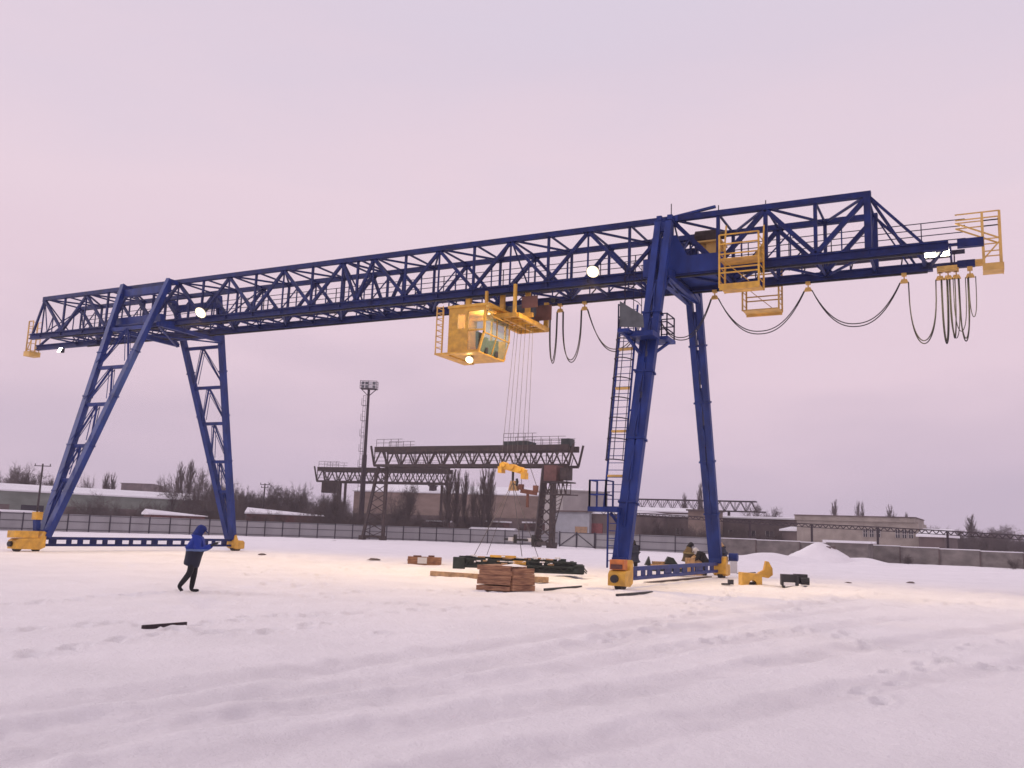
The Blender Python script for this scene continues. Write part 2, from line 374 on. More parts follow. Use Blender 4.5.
# legs: each two posts joined by lattice
def leg(u0, spread, sv, zt, bot, wid, wid0, bays, big=False):
    foot = V((u0, BF*sv, .75)); topv = 2.0*sv
    lg = MB(); br = MB()
    L0 = V((u0-bot, BF*sv, .75)); R0 = V((u0+bot, BF*sv, .75))
    L1 = V((u0-spread, topv, zt)); R1 = V((u0+spread, topv, zt))
    lg.beam(L0, L1, wid0, wid0*1.1, (1, 0, 0), wid, wid*.9); lg.beam(R0, R1, wid0, wid0*1.1, (1, 0, 0), wid, wid*.9)
    for q in ((L0, L1), (R0, R1)):                           # bolted flange joints
        for t in (.16, .33, .52, .70):
            p = q[0].lerp(q[1], t); d = (q[1]-q[0]).normalized()*.04; lg.beam(p-d, p+d, wid*1.22, wid*1.3, (1, 0, 0))
    lg.beam(V((u0-bot-.12, BF*sv, .88)), V((u0+bot+.12, BF*sv, .88)), .42, .4)
    o = lg.build('leg', 'blue', cr)
    for k in range(len(bays)-1):
        t0, t1 = bays[k], bays[k+1]
        a0, b0, a1, b1 = L0.lerp(L1, t0), R0.lerp(R1, t0), L0.lerp(L1, t1), R0.lerp(R1, t1)
        br.beam(a1, b1, .13, .2)
        mid = (a1+b1)/2
        br.beam(mid, a0, .10); br.beam(mid, b0, .10)
        for s in (-.18, .18):
            br.beam(mid+V((0, s, -.1)), a0+V((.12, s, .3)), .04); br.beam(mid+V((0, s, -.1)), b0+V((-.12, s, .3)), .04)
    br.build('leg_lattice', 'blue', o)
    return o
bays = [.09, .20, .327, .487, .636, .80]
for sv in (-1, 1): leg(-.12 if sv > 0 else 0, 1.92, sv, ZT, .17, .32, .35, bays)
for sv in (-1, 1): leg(31.8, .24, sv, ZT-.35, .15, .31, .29, [.08, .2, .32, .44, .56, .68, .8])
# head frames where the legs meet the girder
for u0, sp in ((0, 1.95), (31.8, .24)):
    h = MB()
    for sv in (-1, 1):
        for z in (ZT-.55, ZB+.05): h.beam((u0-sp, 2.0*sv+(.25*sv if z < 14 else 0), z), (u0+sp, 2.0*sv+(.25*sv if z < 14 else 0), z), .3, .42)
        for s in (-1, 1):
            h.beam((u0+s*sp, 2.0*sv, ZT-.1), (u0+s*sp, W2*sv, ZT-.1), .22); h.beam((u0+s*sp, 2.5*sv, ZB-.35), (u0+s*sp, W2*sv, ZB-.1), .26)
    for s in (-1, 1):
        h.beam((u0+s*sp, -2.6, ZB-.38), (u0+s*sp, 2.6, ZB-.38), .20, .22)
        if u0: h.beam((u0+s*sp, -2.7, ZB-1.1), (u0+s*sp, -2.1, ZB-.45), .14)
    h.beam((u0-sp, -2.5, ZB-.5), (u0+sp, 2.5, ZB-.5), .08); h.beam((u0+sp, -2.5, ZB-.5), (u0-sp, 2.5, ZB-.5), .08)
    h.build('head_frame', 'blue', cr)
# box plates of the stiff joint over the right legs
h = MB()
for v in (-W2-.17, W2+.15): h.box(30.7, 34.3, v, v+.03, ZB-.15, ZB+.62)
for v in (-W2-.17, W2+.15):
    h.prism([(31.1, v, ZB+.62), (32.7, v, ZB+.62), (32.2, v, ZT-.8), (31.6, v, ZT-.8)], (0, .03, 0))
h.box(31.1, 33.6, -W2, W2, ZB+.0, ZB+.05)
h.beam((31.4, -2.0, ZT-.35), (32.4, -1.2, ZT+.12), .26); h.beam((32.3, 2.0, ZT-.35), (32.4, 1.2, ZT), .26)
h.beam((32.2, -1.4, ZT+.1), (33.9, -1.4, ZT+.32), .14, .10)
h.build('joint_plate', 'blue', cr)
for u_, z_ in ((31.9, .75), (34.0, .4), (36.0, .35)): MB().beam((u_, -1.3, ZT+.1), (u_, -1.3, ZT+z_), .035).build('aerial_rod', 'dark', cr)
# ground beams: two flanges with batten plates and open slots
for u0 in (0, 31.85):
    s = MB(); rnd = random.Random(int(u0))
    s.beam((u0, -BF-.4, .66), (u0, BF+.4, .66), .18, .15); s.beam((u0, -BF-.4, .31), (u0, BF+.4, .31), .18, .13)
    y = -BF+.3
    while y < BF-.3:
        q = rnd.uniform(.18, .5) if u0 == 0 else rnd.uniform(.3, 1.3); s.box(u0-.02, u0+.02, y, min(y+q, BF), .37, .59); y += q+rnd.uniform(.25, .7)
    s.build('ground_beam', 'blue2' if u0 == 0 else 'blue', cr)
# bogies
for u0 in (0, 32.0):
    for sv in (-1, 1):
        bg = MB(); ya, yb = (BF+(.1 if sv < 0 else -.1))*sv, (BF+(1.75 if sv < 0 else .85))*sv
        if u0 > 10: yb = (BF+(.95 if sv < 0 else .8))*sv
        bg.prism([(u0-.32, ya, .2), (u0-.32, ya, .95), (u0-.32, ya+.15*sv, 1.02), (u0-.32, ya+.35*sv, .66), (u0-.32, yb-.15*sv, .64), (u0-.32, yb, .52), (u0-.32, yb, .12), (u0-.32, ya+.3*sv, .08)], (.64, 0, 0))
        bgo = bg.build('bogie', 'yellow', cr)
        cv = MB(); 0 if (u0 == 0 and sv > 0) else cv.box(u0-.30, u0+.24, min(ya+.4*sv, yb+(.1*sv if u0 == 0 else -.1*sv)), max(ya+.4*sv, yb+(.1*sv if u0 == 0 else -.1*sv)), .67, 1.02)
        if cv.v: cv.build('motor_cover', 'orange' if (u0 > 10 and sv < 0) else 'yellow', bgo)
        for yy in (ya+.3*sv, yb-.3*sv):
            MB().tube((u0-.12, yy, .17), (u0+.12, yy, .17), .2, n=16).build('wheel', 'dark', bgo)
        bf = MB(); bf.tube((u0-.05, yb, .36), (u0-.05, yb+.14*sv, .36), .14, n=12); bf.build('buffer', 'dark', bgo)
        if u0 > 10 and sv > 0:
            MB().tube((u0+.30, yb-.1*sv, 1.0), (u0+.72, yb-.1*sv, 1.0), .2, n=12).build('drive_motor', 'blue', bgo)
k = MB(); k.box(-.4, -.08, -BF-.55, -BF-.15, 1.6, 2.0); k.build('siren_box', 'yellow', cr)
k = MB(); k.beam((-.2, -BF-.3, .9), (-.25, -BF-.35, 1.6), .26); k.build('siren_bracket', 'blue', cr)
# electrical cabinet beside the near right foot, rungs of the lower ladder
k = MB(); k.box(31.74, 32.18, -BF-.88, -BF-.85, .70, .86); k.build('cabinet_panel', 'brickred', cr)
# ladder with safety cage along the near right leg
def LP(t, du, dv=0): # point along the ladder
    a = V((31.15, -6.0, 2.85)); b_ = V((30.92, -3.75, 11.3)); p = a.lerp(b_, t); return p+V((du, dv, 0))
ld = MB()
for du in (-.34, .34): ld.beam(LP(0, du), LP(1.0, du), .07)
for k in range(30): ld.beam(LP(k/30+.01, -.34), LP(k/30+.01, .34), .025)
for k in range(5): ld.beam(LP(.06+k*.2, .34), LP(.06+k*.2, .34)+V((.25, .1, 0)), .07)
lo = ld.build('ladder', 'blue', cr)
cg = MB(); nh = 8
for k in range(nh):
    t = .22+k*.098
    pts = [LP(t, .36*math.cos(q), -.75*math.sin(q)) for q in np.linspace(0, math.pi, 9)]
    cg.path(pts, .022, 4)
for q in (.35, 1.2, math.pi-1.2, math.pi-.35):
    cg.beam(LP(.22, .36*math.cos(q), -.75*math.sin(q)), LP(.91, .36*math.cos(q), -.75*math.sin(q)), .025)
cg.build('safety_cage', 'rail', lo)
for t in (.15, .36, .57, .77, ):
    k = MB(); k.beam(LP(t, -.30, .05), LP(t, .30, .05), .2, .08); k.build('rest_plate', 'paleyellow', lo)
# lower platform
pf = MB(); pf.box(30.45, 31.6, -6.75, -5.9, 2.72, 2.90); pf.beam((31.2, -6.3, 2.7), (31.6, -6.3, 2.2), .1)
po = pf.build('lower_platform', 'blue', cr)
r = MB()
for (a, b_) in (((30.5, -6.7), (31.15, -6.7)), ((31.15, -6.7), (31.15, -5.95)), ((30.5, -6.7), (30.5, -5.95))):
    for z in (3.35, 3.88): r.beam((*a, z), (*b_, z), .05)
    r.beam((*a, 2.9), (*a, 3.9), .06); r.beam((*b_, 2.9), (*b_, 3.9), .06)
r.build('railing', 'blue', po)
l2 = MB()
for du in (-.2, .2): l2.beam((31.55+du, -6.95, .7), (31.45+du, -6.7, 2.72), .055)
for k in range(7): l2.beam((31.35, -6.93+k*.03, .95+k*.27), (31.75, -6.93+k*.03, .95+k*.27), .03)
l2.build('lower_ladder', 'blue', cr)
# upper platform beside the near right leg: sloping mesh panel on its left, cage rail on its right
zp = 9.95
pf = MB(); pf.box(31.0, 31.45, -5.4, -2.5, zp-.14, zp); pf.box(31.45, 32.5, -3.6, -2.5, zp-.14, zp); pf.beam((31.6, -4.1, zp-.9), (31.2, -5.2, zp-.12), .1); pf.beam((31.9, -4.0, zp-.9), (32.3, -2.8, zp-.12), .1)
pf.box(31.2, 32.3, -4.9, -4.0, zp-.22, zp-.02)
po = pf.build('upper_platform', 'blue', cr)
r = MB()
pts = [(31.9, -3.55), (32.45, -3.55), (32.45, -2.55), (31.9, -2.55)]
for a, b_ in zip(pts[:-1], pts[1:]):
    for z in (.3, .6, .95): r.beam((*a, zp+z), (*b_, zp+z), .04)
for a in pts: r.beam((*a, zp), (*a, zp+.95), .05)
r.build('railing', 'rail', po); r = MB()
for z in (.5, 1.0): r.beam((31.02, -5.35, zp+z), (31.02, -4.2, zp+z), .04)
for v in (-5.35, -4.2): r.beam((31.02, v, zp), (31.02, v, zp+1.0), .045)
r.build('railing', 'rail', po)
mp_ = MB(); mp_.prism([(31.05, -5.3, zp+.1), (32.0, -5.1, zp+.05), (31.95, -5.1, zp+.55), (31.05, -5.3, zp+1.15)], (0, .03, 0)); mp_.build('mesh_panel', 'greybox', po)
cgt = MB()
for k in range(4):
    z = zp+1.1+k*.5; cgt.path([(31.3+.35*math.cos(q), -4.4-.6*math.sin(q), z+.2*math.sin(q)) for q in np.linspace(0, math.pi, 7)], .02, 4)
for q in (0, 1, 2.1, math.pi): cgt.beam((31.3+.35*math.cos(q), -4.4-.6*math.sin(q), zp+.2), (31.3+.35*math.cos(q), -4.4-.6*math.sin(q), ZB-.5), .025)
cgt.build('upper_cage', 'rail', po)
# maintenance cradles on both sides
for v0, v1, s in ((-2.55, -1.6, -1), (1.6, 2.4, 1)):
    ua, ub = 34.35, 35.95; z0 = 12.05; vo = v0 if s < 0 else v1
    k = MB(); k.box(ua, ub, v0, v1, z0, z0+.05); k.beam((ua, vo, z0+.02), (ub, vo, z0+.02), .05, .26)
    k.box(ua, ub, v0, v1, z0+1.20, z0+1.24)
    for u in (ua, ub):
        for v in (v0, v1): k.beam((u, v, z0), (u, v, z0+2.25), .07)
        for z in np.arange(.3, 2.2, .3): k.beam((u, v0, z0+z), (u, v1, z0+z), .03)
    for z in (.62, .82, 1.42, 1.85, 2.25): k.beam((ua, vo, z0+z), (ub, vo, z0+z), .05)
    k.beam((ua+.2, vo, z0+1.1), (ub-.4, vo, z0+.2), .03)
    for u in (ua, ub): k.beam((u, v0 if s > 0 else v1, z0+2.2), (u, W2*s, ZT-.6), .06)
    k.build('maintenance_cradle', 'yellow' if s < 0 else 'paleyellow', cr)
k = MB(); k.prism([(35.35, -1.1, ZB+.3), (36.0, -1.1, ZB+.3), (36.0, -1.1, ZB+1.25)], (0, .1, 0)); k.build('winch_guard', 'yellow', cr)
# rope winch between the chords
k = MB(); k.box(32.9, 34.0, -.9, .3, 14.65, 14.72); k.beam((33.0, -.6, 14.7), (33.9, -.3, 13.9), .16); k.beam((33.9, -.3, 14.7), (34.0, -.3, 13.6), .10)
k.box(33.3, 33.9, -.7, .1, 14.1, 14.65)
wo = k.build('winch_bracket', 'paleyellow', cr)
k = MB(); k.tube((32.8, -.5, 15.0), (33.3, -.5, 15.0), .3, n=12); k.box(33.3, 33.8, -.8, -.2, 14.74, 15.2); k.tube((33.8, -.5, 15.0), (34.1, -.5, 15.0), .18, n=10)
k.build('winch_motor', 'rust', wo)
# end platforms
k = MB(); zz = 12.6
for u in (44.05, 44.65):
    for v in (0.05, 0.75): k.beam((u, v, zz), (u, v, zz+2.3), .09)
    for z in np.arange(.35, 2.2, .42): k.beam((u, 0.05, zz+z), (u, 0.75, zz+z), .035)
for z in (.7, 1.2, 1.95, 2.3):
    for v in (0.05, 0.75): k.beam((44.05, v, zz+z), (44.65, v, zz+z), .04)
k.beam((44.05, 0.05, zz+.4), (44.65, 0.05, zz+1.1), .05)
k.box(44.0, 44.7, 0.0, 0.8, zz-.05, zz); k.box(44.0, 44.7, -.03, 0.0, zz-.08, zz+.2); k.box(44.70, 44.73, 0.0, 0.8, zz-.08, zz+.2)
for v in (0.05, 0.75): k.beam((43.1, v, zz+2.3), (44.65, v, zz+2.3), .045); k.beam((43.1, v, zz+1.955), (44.6, v, zz+1.2), .055); k.beam((43.1, v, zz+1.95), (44.6, v, zz+1.95), .04)
k.build('end_platform', 'paleyellow', cr)
k = MB(); k.beam((43.15, -W2, ZB-.02), (44.05, -W2, ZB-.02), .24, .32); k.beam((42.85, -W2, ZB-.02), (43.15, -W2, ZB-.02), .08)
k.beam((42.2, W2, ZB-.02), (43.1, W2, ZB-.02), .16, .14); k.beam((43.1, W2, ZB-.05), (43.75, W2, ZB-.05), .22, .28); k.beam((42.9, W2, ZB), (42.9, -W2, ZB), .08)
k.build('end_beam', 'blue2', cr)
MB().tube((43.75, W2, ZB-.05), (44.05, W2, ZB-.05), .15, n=10).build('end_buffer', 'paleyellow', cr)
k = MB()
for v in (.95, 1.6):
    k.beam((-14.75, v, 12.7), (-14.75, v, 15.1), .07); k.beam((-14.3, v, 12.7), (-14.3, v, 15.1), .05)
    for z in np.arange(13.1, 15.2, .4): k.beam((-14.75, v, z), (-14.3, v, z), .035)
for z in np.arange(13.1, 15.2, .5): k.beam((-14.75, .95, z), (-14.75, 1.6, z), .035)
k.beam((-14.75, .95, 12.8), (-14.3, .95, 13.8), .05); k.beam((-14.3, 1.3, 13.2), (-14.1, 1.3, 13.2), .08)
k.box(-14.85, -14.2, .9, 1.65, 12.62, 12.68); k.box(-14.85, -14.2, .86, .9, 12.62, 12.95); k.box(-14.2, -14.16, .9, 1.65, 12.62, 12.95)
k.build('end_platform', 'paleyellow', cr)
# festoon: carriers and hanging cable loops under the far chord
FV, FZ = W2, ZB-.22
cars = [24.75, 25.45, 26.75, 30.1, 33.15, 37.25, 41.1, 42.45, 42.75, 43.05, 43.55]
for u in cars[1:]:
    k = MB(); k.box(u-.10, u+.10, FV-.1, FV+.1, FZ-.12, FZ+.04); k.beam((u, FV, FZ-.1), (u, FV, FZ-.35), .05); k.prism([(u-.17, FV-.07, FZ-.42), (u+.17, FV-.07, FZ-.42), (u+.10, FV-.07, FZ-.26), (u-.10, FV-.07, FZ-.26)], (0, .14, 0))
    k.build('cable_carrier', 'paleyellow', cr)
lows = [10.2, 10.2, 10.6, 10.95, 11.0, 11.05, 10.15, 10.1, 10.3, 10.15, 10.35]
lows = lows[:len(cars)-1]
for k in range(len(cars)-1):
    a, b_ = cars[k]+.16, cars[k+1]-.16
    if b_-a < .2: a -= .1; b_ += .1
    zt = FZ-.4
    for dv, dz in ((-.05, 0), (.05, -.10)):
        pts = []; low = lows[k]+dz
        for t in np.linspace(0, 1, 25):
            s = 2*t-1; narrow = (b_-a) < 2.2
            q = (abs(s)**(6 if narrow else 2.3)); uu = a+(b_-a)*t
            if narrow: # u-shape: straight sides, round foot
                th = (1-t)*math.pi; rad = (b_-a)/2
                uu = (a+b_)/2+rad*math.cos(th)*(1-.15*math.sin(th)); h = math.sin(th)
                zz_ = zt-(zt-low)*(h**.55)
            else: zz_ = low+(zt-low)*q
            pts.append((uu, FV+dv, zz_))
        MB().path(pts, .024, 5).build('festoon_cable', 'rubber', cr)
# extra slack loops at the parked bundle
for k, (u, w_, lo_) in enumerate(((42.6, .25, 10.0), (42.95, .35, 10.2), (43.3, .3, 10.05), (43.15, .45, 10.45), (43.62, .25, 11.0))):
    pts = []
    for t in np.linspace(0, 1, 19):
        th = (1-t)*math.pi; pts.append((u+w_/2*math.cos(th), FV+.12-.05*k, FZ-.4-(FZ-.4-lo_)*math.sin(th)**.5))
    MB().path(pts, .018, 5).build('festoon_cable', 'rubber', cr)
k = MB(); k.beam((42.35, 1.2, FZ-.02), (43.1, 1.2, FZ-.02), .3, .2); k.build('carrier_bracket', 'paleyellow', cr)
# floodlights
def flood(u, v, z, w, mt, aim, power, colr, size=150, parent=cr, lightname='lamp_light', hsz=.3, tall=.42, rnd_=False):
    k = MB(); k.beam((u, v+.1, z+.1), (u, v+.1, z+.5), .06)
    for du in (-w/4, w/4): k.prism([(u+du-w*.22, v+.12, z+.05+tall), (u+du-w*.22, v+.22, z+tall), (u+du-w*.22, v+.22, z-.02), (u+du-w*.22, v-.1, z-.02)], (w*.44, 0, 0))
    if rnd_: k = MB(); k.beam((u-.1, v+.3, z+.5), (u+.1, v+.3, z+.5), .1)
    o = k.build('floodlight', 'dark', parent)
    if rnd_:
        d_ = V((.12, -.75, -.65)).normalized(); c_ = V((u, v-.12, z+.2)); k = MB(); k.tube(c_-d_*.16, c_, w*.3, w*.5, 16); k.beam(c_-d_*.1, (u, v+.4, z+.5), .06)
        k.build('lamp_housing', 'dark', o); k = MB(); k.tube(c_+d_*.003, c_+d_*.03, w*.46, w*.43, 20); k.build('glow_ring', 'glow_ring', o); k = MB(); k.tube(c_+d_*.032, c_+d_*.06, w*.32, w*.26, 16); k.build('lamp_glass', mt, o)  # emissive ring added around the lamp glass to stand in for its glow
    else:
      for du in (-w/4, w/4):
        k = MB(); k.prism([(u+du-w*.21, v-.115, z-.03), (u+du-w*.21, v-.15, z+.02), (u+du-w*.21, v+.07, z+.05+tall), (u+du-w*.21, v+.11, z+.03+tall)], (w*.42, 0, 0))
        k.build('lamp_glass', mt, o)
    ld_ = bpy.data.lights.new(lightname, 'SPOT'); ld_.energy = power; ld_.color = colr; ld_.spot_size = R_(size); ld_.spot_blend = .7; ld_.shadow_soft_size = .15
    lo_ = bpy.data.objects.new(lightname, ld_); col.objects.link(lo_); lo_.parent = o
    off = V((0, 0, 0)); pp = o
    while pp is not None: off += V(pp.location); pp = pp.parent
    lo_.location = V((u, v-.22, z-.15))-off
    lo_.rotation_euler = V(aim).to_track_quat('-Z', 'Y').to_euler()
WARM = (1, .68, .24)
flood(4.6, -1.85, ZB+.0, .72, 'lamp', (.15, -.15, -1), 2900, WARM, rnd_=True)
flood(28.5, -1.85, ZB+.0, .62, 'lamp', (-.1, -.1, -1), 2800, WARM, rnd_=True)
flood(42.4, 0.2, ZB+.02, 1.1, 'lampwhite', (0.1, -.1, -1), 1500, (1, .76, .38), hsz=.2, tall=.22)
flood(-11.6, 1.3, ZB-.5, .25, 'lampwhite', (-.3, .2, -1), 300, WARM)

# ------------------------------------------------------------------ trolley with operator cab
tr = thing('crane_trolley', (23.8, 0, 12), 'yellow trolley with a glazed operator cab hanging under the blue girder', 'crane trolley')
k = MB()
ua, ub, va, vb, z0 = 23.4, 24.95, -2.3, 1.05, 11.72
for v in (va, vb): k.beam((ua, v, z0), (ub, v, z0), .14, .2)
for u in (ua, ub, (ua+ub)/2): k.beam((u, va, z0), (u, vb, z0), .14, .2)
for v in np.arange(va+.4, vb, .5): k.beam((ua, v, z0+.05), (ub, v, z0+.05), .07, .1)
k.box(ua+.1, ub-.1, va+.1, va+1.4, z0+.08, z0+.12)
for u, v in ((ua+.1, -1.05), (ub-.1, -1.05), (ua+.1, 1.05), (ub-.1, 1.05)): k.beam((u, v, z0), (u, v, ZB-.2), .17, .22)
k.beam((ua+1.4, va, z0), (ua+1.4, va, z0+1.45), .16, .12); k.beam((ua-.1, va, z0), (ua-.1, va, z0+1.25), .12)
k.beam((21.6, -1.2, 11.95), (25.2, -1.2, 11.95), .18, .2); k.beam((21.7, -1.2, 11.95), (21.7, -1.2, ZB-.05), .2, .25); k.beam((21.9, -1.2, 12.6), (21.9, .2, 12.3), .14)
k.build('trolley_frame', 'yellow', tr)
MB().box(24.6, 25.5, .2, .26, 12.0, 12.75).build('side_plate', 'rustbrown', tr); MB().box(24.8, 25.6, -1.6, -1.54, 12.2, 12.75).build('side_plate', 'rustbrown', tr)
k = MB(); k.tube((23.6, -.5, 12.35), (24.9, -.5, 12.35), .3, n=14); k.box(22.7, 23.5, -.9, .1, 12.1, 12.65); k.box(24.0, 24.6, .2, .8, 11.9, 12.6); k.build('hoist_drum', 'greybox', tr)
for u in (23.6, 25.2):
    for v in (-1.05, 1.05): MB().tube((u, v-.06, ZB-.08), (u, v+.06, ZB-.08), .13, n=12).build('trolley_wheel', 'dark', tr)
# the cab
c = MB(); u0, u1, v0, v1, z0, z1 = 21.9, 23.8, -3.3, -.75, 9.85, 12.0
PL = .06
c.box(u0, u1-.25, v0, v1, z0, z0+.07); c.box(u0-.05, u1+.25, v0-.06, v1, z1, z1+.12)
c.box(u0, u0+PL, v0, v1, z0+.07, z1)                         # left end wall
c.box(u0+PL, u1-.2, v1-PL, v1, z0+.07, z0+1.0)               # rear wall, lower half
for u in (u0+.9, u1-.25): c.beam((u, v1-.03, z0+1), (u, v1-.03, z1), .08)
# near side wall with openings
wv = v0
def wall(ua_, ub_, za, zb): c.box(ua_, ub_, wv, wv+PL, za, zb)
wall(u0+PL, u0+.48, z0+.07, z1); wall(u0+.48, u0+.88, z0+.07, z0+1.15); wall(u0+.48, u0+.88, z0+1.85, z1); wall(u0+.88, u0+1.03, z0+.07, z1); wall(u0+1.03, u1-.06, z1-.2, z1)
wall(u0+1.03, u1-.06, z0+1.02, z0+1.09); wall(u0+1.03, u1-.2, z0+.07, z0+.14)
c.beam((u1-.02, v0+.03, z0+.9), (u1-.02, v0+.03, z1), .09); c.beam((u1-.02, v0+.03, z0+.95), (u1-.28, v0+.03, z0+.05), .09)
for v in (v0+1.25, v1-.04): c.beam((u1-.02, v, z0+.9), (u1-.02, v, z1), .05); c.beam((u1-.02, v, z0+.95), (u1-.28, v, z0+.05), .05)
c.beam((u1-.02, v0, z0+.92), (u1-.02, v1, z0+.92), .05)
for (a, b_) in (((u1, v0, z1), (u1+.45, v0, z1-.55)), ((u1, v1, z1), (u1+.45, v1, z1-.55)), ((u1+.45, v0, z1-.55), (u1+.45, v1, z1-.55))): c.beam(a, b_, .04)
cab = c.build('operator_cab', 'yellow', tr)
k = MB(); k.box(u0+.48, u0+.88, wv+.02, wv+.035, z0+1.15, z0+1.85); k.build('cab_window', 'cabglass', cab)
k = MB(); k.box(u0+1.04, u1-.07, wv+.02, wv+.035, z0+1.09, z1-.2); k.box(u0+1.04, u1-.3, wv+.02, wv+.035, z0+.14, z0+1.02); k.build('cab_window', 'cabglass', cab)
k = MB(); k.box(u1-.03, u1-.015, v0+.08, v1-.06, z0+.95, z1); k.prism([(u1-.03, v0+.08, z0+.9), (u1-.03, v1-.06, z0+.9), (u1-.29, v1-.06, z0+.08), (u1-.29, v0+.08, z0+.08)], (.012, 0, 0)); k.build('front_window', 'cabglass', cab)
k = MB(); k.box(22.9, 23.35, -2.4, -1.9, z0+.45, z0+.55); k.box(22.85, 22.95, -2.4, -1.9, z0+.5, z0+1.2); k.box(23.05, 23.2, -2.2, -2.1, z0+.07, z0+.45); k.box(23.1, 23.6, -2.75, -2.5, z0+.07, z0+.8); k.box(23.1, 23.6, -1.8, -1.5, z0+.07, z0+.85)
k.build('operator_seat', 'dark', cab)
k = MB(); k.tube((23.2, -2.0, z1-.07), (23.2, -2.0, z1-.02), .16, n=12); k.build('ceiling_lamp', 'cablit', cab)
pl = bpy.data.lights.new('cab_light', 'POINT'); pl.energy = 110; pl.color = (1, .8, .4); pl.shadow_soft_size = .15
po_ = bpy.data.objects.new('cab_light', pl); col.objects.link(po_); po_.parent = cab; po_.location = V((23.0, -2.1, z1-.35))-V(tr.location)
# side balcony with ladder-like railing
k = MB(); k.box(u0-.55, u1-.1, v0-.25, v0-.01, z0-.05, z0+.02); k.box(u0-.55, u0-.01, v0-.01, v1, z0-.05, z0+.02)
bo = k.build('cab_balcony', 'yellow', cab)
k = MB()
for v in (v0-.22, v0+.35): k.beam((u0-.52, v, z0), (u0-.52, v, z1+.1), .045)
for z in np.arange(.3, 2.3, .27): k.beam((u0-.52, v0-.22, z0+z), (u0-.52, v0+.35, z0+z), .03); k.beam((u0-.52, v0-.22, z0+z), (u0-.2, v0-.22, z0+z), .03)
k.beam((u0-.2, v0-.22, z0), (u0-.2, v0-.22, z1+.1), .035)
k.build('balcony_railing', 'paleyellow', bo)
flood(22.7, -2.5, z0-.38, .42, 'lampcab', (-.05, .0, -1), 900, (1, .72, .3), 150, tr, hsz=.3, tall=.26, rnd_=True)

# hoist ropes and hook block
hk = thing('hook_block', (24.3, -.7, 4.6), 'yellow hook block hanging on thin wire ropes in the middle of the span', 'hook block')
k = MB()
for q, (u, v) in enumerate(((23.75, -.1), (23.9, -.1), (24.1, -.1), (24.3, -.1), (24.6, -.2), (24.75, -.2))):
    k.tube((u, v, 11.9), (23.55+.27*q, -.7, 5.0), .011, n=4)
k.build('hoist_rope', 'rope', hk)
k = MB(); k.prism([(23.55, -.85, 4.78), (24.85, -.85, 4.47), (24.88, -.85, 4.72), (24.3, -.85, 4.93), (23.55, -.85, 5.03)], (0, .3, 0))
for u, q in ((23.57, 4.56), (24.78, 4.28)): k.box(u-.08, u+.12, -.9, -.5, q, q+.3)
for u, q in ((23.75, 4.95), (24.2, 4.85), (24.6, 4.73)): k.tube((u, -.92, q), (u, -.48, q), .12, n=14)
k.build('sheave_housing', 'yellow', hk)
k = MB(); k.path([(24.2, -.7, 4.7), (24.2, -.7, 4.2), (24.28, -.7, 4.05), (24.4, -.7, 4.0), (24.45, -.7, 4.15), (24.4, -.7, 4.3)], .06, 8); k.build('hook', 'dark', hk)
k = MB(); k.prism([(24.0, -.75, 3.75), (24.45, -.75, 3.75), (24.35, -.75, 4.2), (24.1, -.75, 4.2)], (0, .25, 0)); k.build('sling_ring', 'wood2', hk)
k = MB()
for (u, v) in ((23.55, -2.9), (23.85, -2.3), (25.3, -1.7), (25.9, -1.3)): k.tube((24.25, -.8, 4.1), (u, v, .8), .018, n=4)
k.build('sling', 'rope', hk)
gn = thing('grab_frame', (24.9, -.6, 3.5), 'small brown steel grab bracket hanging beside the yellow hook block', 'lifting bracket')
k = MB(); k.beam((24.6, -.6, 3.75), (25.4, -.6, 3.65), .16, .2); k.beam((24.95, -.6, 3.0), (24.95, -.6, 3.7), .1); k.box(25.25, 25.45, -.7, -.5, 3.7, 4.0); k.box(24.5, 24.7, -.7, -.5, 3.8, 4.05); k.build('bracket_arm', 'rustbrown', gn)
k = MB(); k.tube((25.4, -.6, 3.95), (25.05, -.6, 4.8), .015, n=4); k.tube((24.6, -.6, 4.0), (24.6, -.6, 4.7), .015, n=4); k.build('hanger_rope', 'rope', gn)
sb = thing('spreader_bar', (25.3, -1.6, 1.5), 'short dark spreader bar with white ends held between the slings', 'spreader bar')
k = MB(); k.beam((24.5, -1.95, 1.53), (26.0, -1.1, 1.50), .08, .09); k.box(24.9, 25.0, -1.8, -1.65, 1.35, 1.75); k.box(25.6, 25.72, -1.4, -1.25, 1.3, 1.75); k.build('bar', 'dark', sb)
k = MB().box(24.68, 24.89, -1.9, -1.7, 1.45, 1.62).build('white_clamp', 'white', sb); k = MB().box(25.4, 25.59, -1.45, -1.3, 1.45, 1.60).build('white_clamp', 'white', sb)

# ------------------------------------------------------------------ people
def skin_obj(name, verts, edges, radii, mt, parent, root=0, sub=2):
    me = bpy.data.meshes.new(name); me.from_pydata([tuple(v) for v in verts], edges, []); me.update()
    me.materials.append(M[mt] if isinstance(mt, str) else mt)
    o = bpy.data.objects.new(name, me); col.objects.link(o); o.parent = parent
    sk = o.modifiers.new('skin', 'SKIN'); sk.use_smooth_shade = True
    if not me.skin_vertices: me.attributes.new
    lay = me.skin_vertices[0].data
    for i, r_ in enumerate(radii):
        rr_ = r_ if isinstance(r_, tuple) else (r_, r_); lay[i].radius = rr_; lay[i].use_root = (i == root)
    sb_ = o.modifiers.new('sub', 'SUBSURF'); sb_.levels = sub; sb_.render_levels = sub
    return o
def bake(o):                                                # freeze the grown surface into a plain mesh
    dg = bpy.context.evaluated_depsgraph_get(); e = o.evaluated_get(dg)
    me = bpy.data.meshes.new_from_object(e); o.modifiers.clear(); o.data = me
    me.polygons.foreach_set('use_smooth', [True]*len(me.polygons)); return o
def ensure_skin(me):
    if len(me.skin_vertices) == 0:
        bm_o = bpy.data.objects.new('tmp', me)
